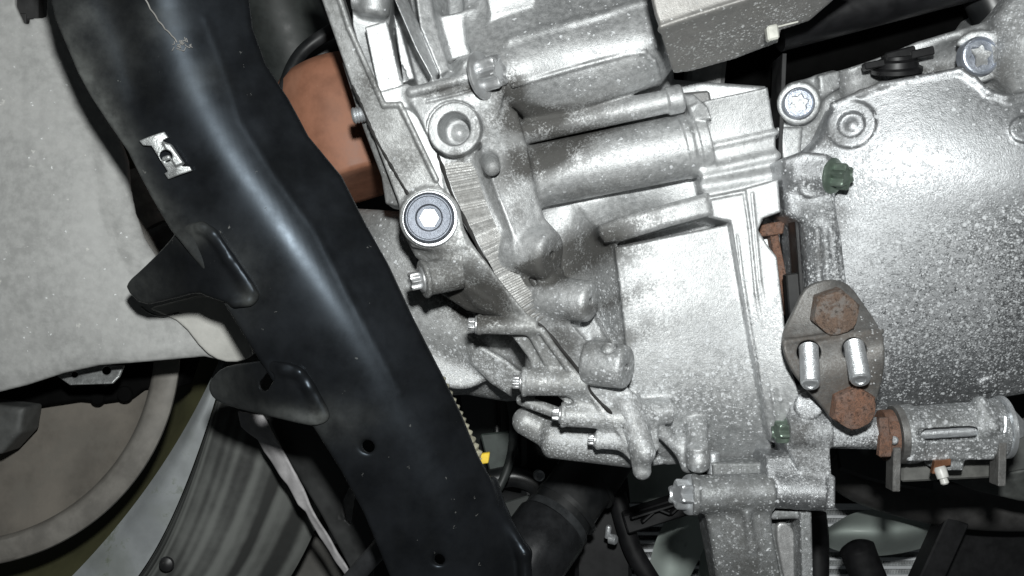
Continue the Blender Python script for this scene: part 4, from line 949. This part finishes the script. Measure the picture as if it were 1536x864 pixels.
tag(gi.mesh("grey_inner_panel", plain("dusty_grey_panel", (.075, .072, .066), .8, var=.3, vs=.04, dust=(.14, .13, .12), dsc=.15), None), "dusty grey inner panel below the torn liner at the bottom edge", "inner panel")
pc = tag(solid("pale_cover", box(P(524, 760, 470), (9, 0, 0), (0, 2, 0), (0, 0, 16), 1), plain("grey_cover", (.2, .2, .2), .6)), "light grey cover showing through the slot in the splash liner", "cover")
dh = tag(solid("drain_hose", tube([P(590, 795, 395), P(570, 822, 398), P(545, 850, 402), P(515, 885, 406)], 3.6, 16), plain("dark_rubber", (.025, .026, .028), .5)), "short dark hose crossing below the beam at the bottom edge", "hose")
# bits in the opening between panel and beam
wp = tag(solid("pale_pipe", tube([P(200, 260, 480), P(222, 310, 480), P(238, 340, 480)], 9, 18), plain("dull_beige_steel", (.33, .31, .29), .6, .2)), "dull beige pipe in the dark slot between panel and beam", "pipe")
wp2 = tag(solid("grey_stub", tube([P(228, 362, 470), P(262, 345, 470)], 5, 16), plain("grey_stub_steel", (.16, .155, .15), .6, .2)), "short grey stub just above the upper black tab", "stub")
# ------------------------------------------------------------------ what shows behind: terracotta cover, hoses, fan, radiator
bay = solid("engine_bay_backdrop", box(P(768, 432, 1250), (800, 0, 0), (0, 10, 0), (0, 0, 500), 2), plain("dark_backdrop", (.008, .009, .009), .8)); bay['kind'] = "structure"  # added dark sheet that keeps the gaps between parts near-black
M_rub = plain("black_rubber_hose", (.013, .014, .015), .38, var=.3, vs=.1, dust=(.05, .05, .05), dsc=.2)
M_dgrey = plain("dark_grey_plastic", (.028, .032, .031), .5, dust=(.05, .055, .05), dsc=.1)
M_fan = plain("grey_green_fan_plastic", (.45, .51, .475), .45, var=.12, vs=.02, dust=(.2, .21, .2), dsc=.08)

dc = tag(solid("terracotta_cover", loops([(14, -3), (19, -2), (23, 0), (26, 3.5), (27.5, 9), (28, 20), (28, 52), (27, 53.5), (25.5, 54), (20, 54)], P(492, 112, 480), P(556, 322, 470) - P(492, 112, 480), 64), plain("terracotta_coating", (.28, .125, .075), .6, var=.16, vs=.12, bump=.07, bs=.6, dust=(.38, .20, .13), dsc=.5, dth=.62), None, 50),
         "terracotta brown round cover between the black beam and the gearbox flange", "cover")
tag(solid("air_duct", tube([P(395, -60, 560), P(420, 20, 560), P(440, 80, 565), P(440, 160, 575)], 22, 24), M_dgrey), "thick dark grey duct behind the beam at the top", "duct")
tag(solid("black_cable", tube([P(424, 190, 460), P(428, 130, 462), P(452, 80, 466), P(500, 44, 470), (P(560, 10, 480))], 3.0, 12), M_rub), "thin black cable curving over the terracotta cover", "cable")
tag(solid("black_tube", tube([P(440, 104, 500), P(480, 84, 500), P(540, 62, 500)], 5, 14), M_rub), "black tube just above the terracotta cover's rim", "tube")

# corrugated conduit with a yellow tag
cz = [P(655, 570, 392), P(676, 612, 393), P(695, 650, 394), P(714, 690, 396)]
tag(solid("corrugated_conduit", tube(cz, 3.0, 14, 70, rfun=lambda s: 1 + .16 * math.sin(s * 75)), plain("cream_conduit", (.34, .325, .25), .65, var=.4, vs=.3)), "cream corrugated conduit peeking out along the beam's right edge", "conduit")
tag(solid("yellow_tag", merge(box(P(727, 687, 396), (1.7, 0, .3), (0, 1.4, 0), (.3, 0, 2.0), .3)), plain("yellow_plastic", (.72, .50, .03), .5)), "small yellow tag at the conduit's lower end", "tag")

# dark duct work in the lower centre
dk = thing("lower_duct", "dark plastic duct with glossy ridges below the bell housing", "duct", P(760, 660, 620))
solid("duct_shell", loft([[(690, 590, 640), (700, 650, 640), (720, 720, 640)], [(760, 590, 610), (765, 650, 606), (760, 720, 610)], [(800, 600, 622), (806, 660, 620), (790, 730, 625)]], 20, 6, 3), M_dgrey, dk)
solid("duct_ridge", merge(tube([P(770, 610, 604), P(788, 650, 604), P(790, 690, 606), P(770, 720, 608)], 3, 12), tube([P(745, 600, 606), P(745, 660, 602), P(735, 715, 606)], 2, 10)), M_rub, dk)
solid("duct_panel", box(P(755, 680, 600), (10, 0, 1), (0, 2, 0), (-3, 0, 12), .8), plain("grey_green_panel", (.06, .075, .068), .5), dk)
solid("duct_foot", merge(tube([P(735, 720, 590), P(775, 715, 590), P(810, 735, 590), P(800, 790, 590)], 6, 14), tube([P(740, 760, 580), P(790, 770, 580)], 10, 14)), M_rub, dk)
solid("duct_block", box(P(830, 700, 600), (18, 0, 0), (0, 8, 0), (0, 0, 20), 3), M_rub, dk)
tag(solid("small_bolt_end", loops([(3, 0), (3, 4), (2, 5)], P(807, 712, 584), (.2, -1, 0), 16), M_zinc), "tiny bright bolt end among the dark ducts", "bolt")
tag(solid("wiring_loom", tube([P(700, 740, 640), P(760, 752, 610), P(800, 735, 600), P(850, 668, 600), P(900, 655, 620)], 3.2, 12), M_dgrey), "thin wiring loom looping under the bell housing", "cable")
tag(solid("vacuum_pipe", tube([P(690, 800, 560), P(740, 745, 560), P(765, 690, 566), P(770, 630, 580), P(760, 580, 600)], 2.4, 12), M_dgrey), "thin dark pipe rising beside the yellow tag", "pipe")
cb_ = thing("cable_bracket", "small dark bracket plate left of the coolant hose", "bracket", P(780, 780, 520))
solid("plate", box(P(778, 775, 540), (7, 0, 2), (0, 1, 0), (-2, 0, 9), .6), M_dgrey, cb_)
solid("bolt_end", loops([(2.4, 0), (2.4, 2.5), (1.6, 3.2)], P(782, 768, 538), (.2, -1, .1), 6), M_zinc, cb_)
# radiator hose with clamp
hz = thing("coolant_hose", "glossy black coolant hose with a shiny clamp ring at bottom centre", "hose", P(850, 760, 520))
solid("hose_body", tube([P(930, 640, 560), P(900, 690, 545), P(862, 742, 530), P(828, 792, 520)], 16, 28, 40), M_rub, hz)
solid("hose_bead", merge(tube([P(880, 722, 537), P(876, 727, 536)], 17.2, 28, 4), tube([P(852, 760, 527), P(847, 766, 526)], 17.4, 28, 4)), M_rub, hz)
solid("hose_clamp", tube([P(836, 780, 522), P(829, 789, 520)], 17.6, 28, 4), plain("dark_clamp_steel", (.08, .085, .09), .3, .6), hz)
solid("hose_neck", tube([P(826, 792, 518), P(800, 828, 510), P(770, 870, 505)], 18.5, 28, 10), plain("grey_neck", (.022, .023, .025), .3, .2), hz)
# radiator
KB = .74                                    # distances behind the engine are given for 800 mm and brought nearer by this factor
P_full = P
def P(x, y, D): return P_full(x, y, D * KB)
R_ = thing("radiator", "radiator core of fine bright fins seen behind the fan at the bottom", "radiator", P(1200, 820, 860))
M_fin = cast_metal("radiator_aluminium", base=(.8, .82, .84), dark=(.7, .72, .74), rough=.5, metal=.1)
solid("core_back", box(P(1240, 840, 900), (150, 0, 0), (0, 2, 0), (0, 0, 52), 1), M_black, R_)
fin = []
for i in range(17):
    y = 760 + i * 12.6; t_b = box(P(1240, y, 876), (145, 0, 0), (0, 5, 0), (0, 0, .9), .2)
    raw("tube", t_b[0], t_b[1], M_fin, R_)
    V, Fc = [], []; n = 330; a0 = P(905, y + 6.3, 876); a1 = P(1580, y + 6.3, 876)
    for k in range(n + 1):
        p0 = a0 + (a1 - a0) * k / n; z = 1.75 if k % 2 else -1.75
        V += [p0 + np.array([0, -4, z]), p0 + np.array([0, 4, z])]
    for k in range(n): Fc.append((2 * k, 2 * k + 2, 2 * k + 3, 2 * k + 1))
    fin.append((V, Fc))
o = raw("fin", *merge(*fin), plain("fin_grey", (.78, .8, .81), .5, .05), R_, smooth=False); o['kind'] = "stuff"
Fn = thing("cooling_fan", "pale grey green cooling fan blades in front of the radiator at the bottom", "fan", P(1120, 900, 800))
def blade(secs): return solid("blade", loft(secs, 24, 8, 1.8), M_fan, Fn, 50)
blade([[(938, 690, 806), (942, 722, 806), (945, 754, 804)], [(985, 676, 792), (988, 715, 790), (985, 752, 788)], [(1055, 640, 800), (1056, 690, 800), (1050, 738, 796)]])
blade([[(1000, 775, 806), (978, 830, 806), (962, 930, 808)], [(1025, 768, 788), (1008, 840, 788), (995, 930, 792)], [(1060, 755, 796), (1058, 815, 798), (1022, 890, 800)]])
blade([[(1060, 780, 812), (1050, 840, 812), (1040, 920, 812)], [(1085, 780, 804), (1072, 840, 804), (1060, 920, 804)], [(1110, 780, 812), (1098, 840, 812), (1086, 920, 812)]])
blade([[(1226, 808, 812), (1234, 798, 806), (1250, 786, 808)], [(1250, 824, 806), (1262, 796, 776), (1280, 770, 806)], [(1300, 834, 806), (1316, 798, 768), (1330, 760, 806)], [(1350, 830, 808), (1362, 796, 776), (1370, 756, 806)], [(1400, 818, 814), (1408, 790, 800), (1410, 764, 812)]])
Sh = thing("fan_shroud", "black plastic fan shroud struts crossing in front of the fan", "fan shroud", P(1000, 780, 740))
M_shr = plain("black_shroud_plastic", (.008, .008, .009), .5)
def bar(p, q, w, d=7):
    p, q = np.array(p), np.array(q); u = (q - p) / 2; n = np.cross(u, (0, 1, 0)); n = n / np.linalg.norm(n) * w
    return box((p + q) / 2, u, n, (0, d, 0), .8)
def strut(*a): solid("strut", bar(*a), M_shr, Sh)
strut(P(936, 783, 740), P(1080, 738, 740), 5.0)
solid("strut", tube([P(1282, 812, 740), P(1296, 850, 740), P(1330, 930, 740)], 9, 18, 30, rfun=lambda t: min(1, .1 + t * 7) ** .5), M_shr, Sh)
strut(P(1430, 775, 742), P(1378, 890, 742), 6.0)
solid("strut_rib", bar(P(945, 776, 722), P(1075, 736, 722), .8, 3), M_shr, Sh)
for a, e in (((962, 782), (985, 762)), ((985, 762), (1005, 770)), ((1005, 770), (1030, 748))): solid("strut_rib", bar(P(*a, 724), P(*e, 724), .7, 3), M_shr, Sh)
solid("shroud_ring", tube([P(925, 740, 750), P(938, 790, 750), P(952, 830, 750), P(985, 885, 750)], 5, 14), M_shr, Sh)
solid("shroud_ring", tube([P(1222, 770, 745), P(1226, 810, 745), P(1226, 880, 745)], 6, 14), M_shr, Sh)
solid("shroud_corner", box(P(904, 832, 770), (15, 0, 0), (0, 6, 0), (0, 0, 26), 2), M_shr, Sh)
solid("shroud_corner", box(P(1500, 826, 782), (34, 0, 0), (0, 3, 0), (0, 0, 20), 1.5), M_shr, Sh)
sc_ = thing("shroud_clip", "small bright screw clip on the black shroud corner", "clip", P(912, 806, 700))
solid("clip_stem", loops([(1.5, 0), (1.5, 6), (1.1, 6.6)], P(911, 806, 735), (.1, -.3, 1), 14), M_zinc, sc_)
solid("clip_head", loops([(2.6, 0), (2.6, 3), (2, 3.6)], P(915, 808, 732), (1, -.6, -.1), 14), M_zinc, sc_)
P = P_full
# big dark pipe sweeping to the right under the bush
tag(solid("charge_pipe", tube([P(1250, 690, 560), P(1290, 722, 556), P(1380, 750, 552), P(1480, 764, 552), P(1600, 764, 556)], 11, 24, 40), plain("dark_brown_rubber", (.055, .053, .052), .5, dust=(.05, .05, .047), dsc=.12)), "thick dark rubber pipe sweeping right below the slotted bush", "pipe")
tag(solid("pulley_guard", loft([[(1255, 660, 530), (1300, 665, 530), (1400, 690, 530)], [(1262, 700, 520), (1320, 720, 520), (1400, 735, 520)]], 20, 8, 3), M_rub), "black curved guard below the foot of the sump", "guard")
gs = SDF(1400, 610, 1620, 780, 470, 520, .9)
gs.plate([(1420, 720), (1480, 715), (1560, 700), (1600, 760), (1530, 752), (1470, 738)], front([(1420, 720, 490), (1560, 700, 480), (1560, 755, 490)]), thick=3, k=0, rd=1)
gs.plate([(1500, 640), (1620, 600), (1620, 720), (1500, 710)], front([(1500, 640, 505), (1620, 600, 500), (1560, 720, 500)]), thick=3, k=0, rd=1)
tag(gs.mesh("grey_shield", plain("dusty_grey_shield", (.10, .105, .10), .6, .2, dust=(.32, .33, .32), dsc=.3), None), "dusty grey shield behind the bush at the right edge", "shield")
# rail along the top
Ra = thing("crossmember_rail", "grey speckled box rail crossing the top edge right of centre", "rail", P(1080, 30, 370))
ra = SDF(960, -70, 1300, 130, 352, 416, .55)
up_f = front([(966, -90, 361), (990, 42, 362), (1110, 2, 361), (1260, -48, 360), (1060, -80, 360)])
lo_f = front([(990, 42, 362), (1110, 2, 360), (1260, -48, 358), (1010, 108, 394), (1105, 86, 393), (1175, 60, 392)])
ra.plate([(968, -90), (975, -20), (984, 20), (992, 43), (1110, 3), (1262, -48), (1290, -90)], up_f, thick=4, k=0, rd=.8)
ra.plate([(990, 40), (1110, 0), (1262, -50), (1285, -30), (1215, 30), (1172, 44), (1168, 62), (1105, 86), (1040, 104), (1012, 108), (1000, 76)], lo_f, thick=4, k=2.5, rd=.8)
ra.mesh("rail_body", cast_metal("speckled_grey_coating", base=(.36, .35, .335), dark=(.29, .285, .275), rough=.5, metal=.5, oxide=(.75, .76, .76)), Ra, {'speck': [(.04,), (1085, 62, 90, .62, 30, -16), (1180, 20, 40, .5)], 'grime': [(.05,), (1040, 60, 50, .15)]})
tag(solid("white_clip", merge(box(P(1158, 50, 372), (2.0, 0, .5), (0, 2, 0), (-.3, 0, 2.6), .6), box(P(1180, 37, 371), (4, 0, 1), (0, .4, 0), (0, 0, .3), .1)), plain("off_white_plastic", (.55, .55, .50), .5)), "off-white plastic clip at the rail's right end", "clip")
tag(solid("black_rod", tube([P(1165, 42, 420), P(1400, -20, 420), P(1560, -62, 420)], 9.5, 24, 12), plain("satin_black_rod", (.008, .008, .009), .42)), "thick black rod running along the top right", "rod")
tag(solid("black_hose", tube([P(1010, 120, 470), P(1100, 108, 470), P(1300, 58, 470), P(1480, 10, 470)], 14, 20, 12), M_dark), "near-black hose in the gap under the rail", "hose")
tag(solid("grey_stop", merge(box(P(1056, 118, 445), (8, 0, 0), (0, 6, 0), (1, 0, 9), 2), box(P(1045, 158, 432), (5.5, 0, .5), (0, 4, 0), (-1, 0, 5), 1)), cast_metal("grey_stop_metal", base=(.3, .3, .3), dark=(.2, .2, .2), metal=.3)), "grey stop block beside the collars of the gearbox tubes", "block")
tag(solid("corner_pipe", tube([P(1470, -40, 430), P(1495, 20, 430), P(1520, 60, 430), P(1600, 80, 430)], 10, 20), M_rub), "dark pipe in the top right corner", "pipe")
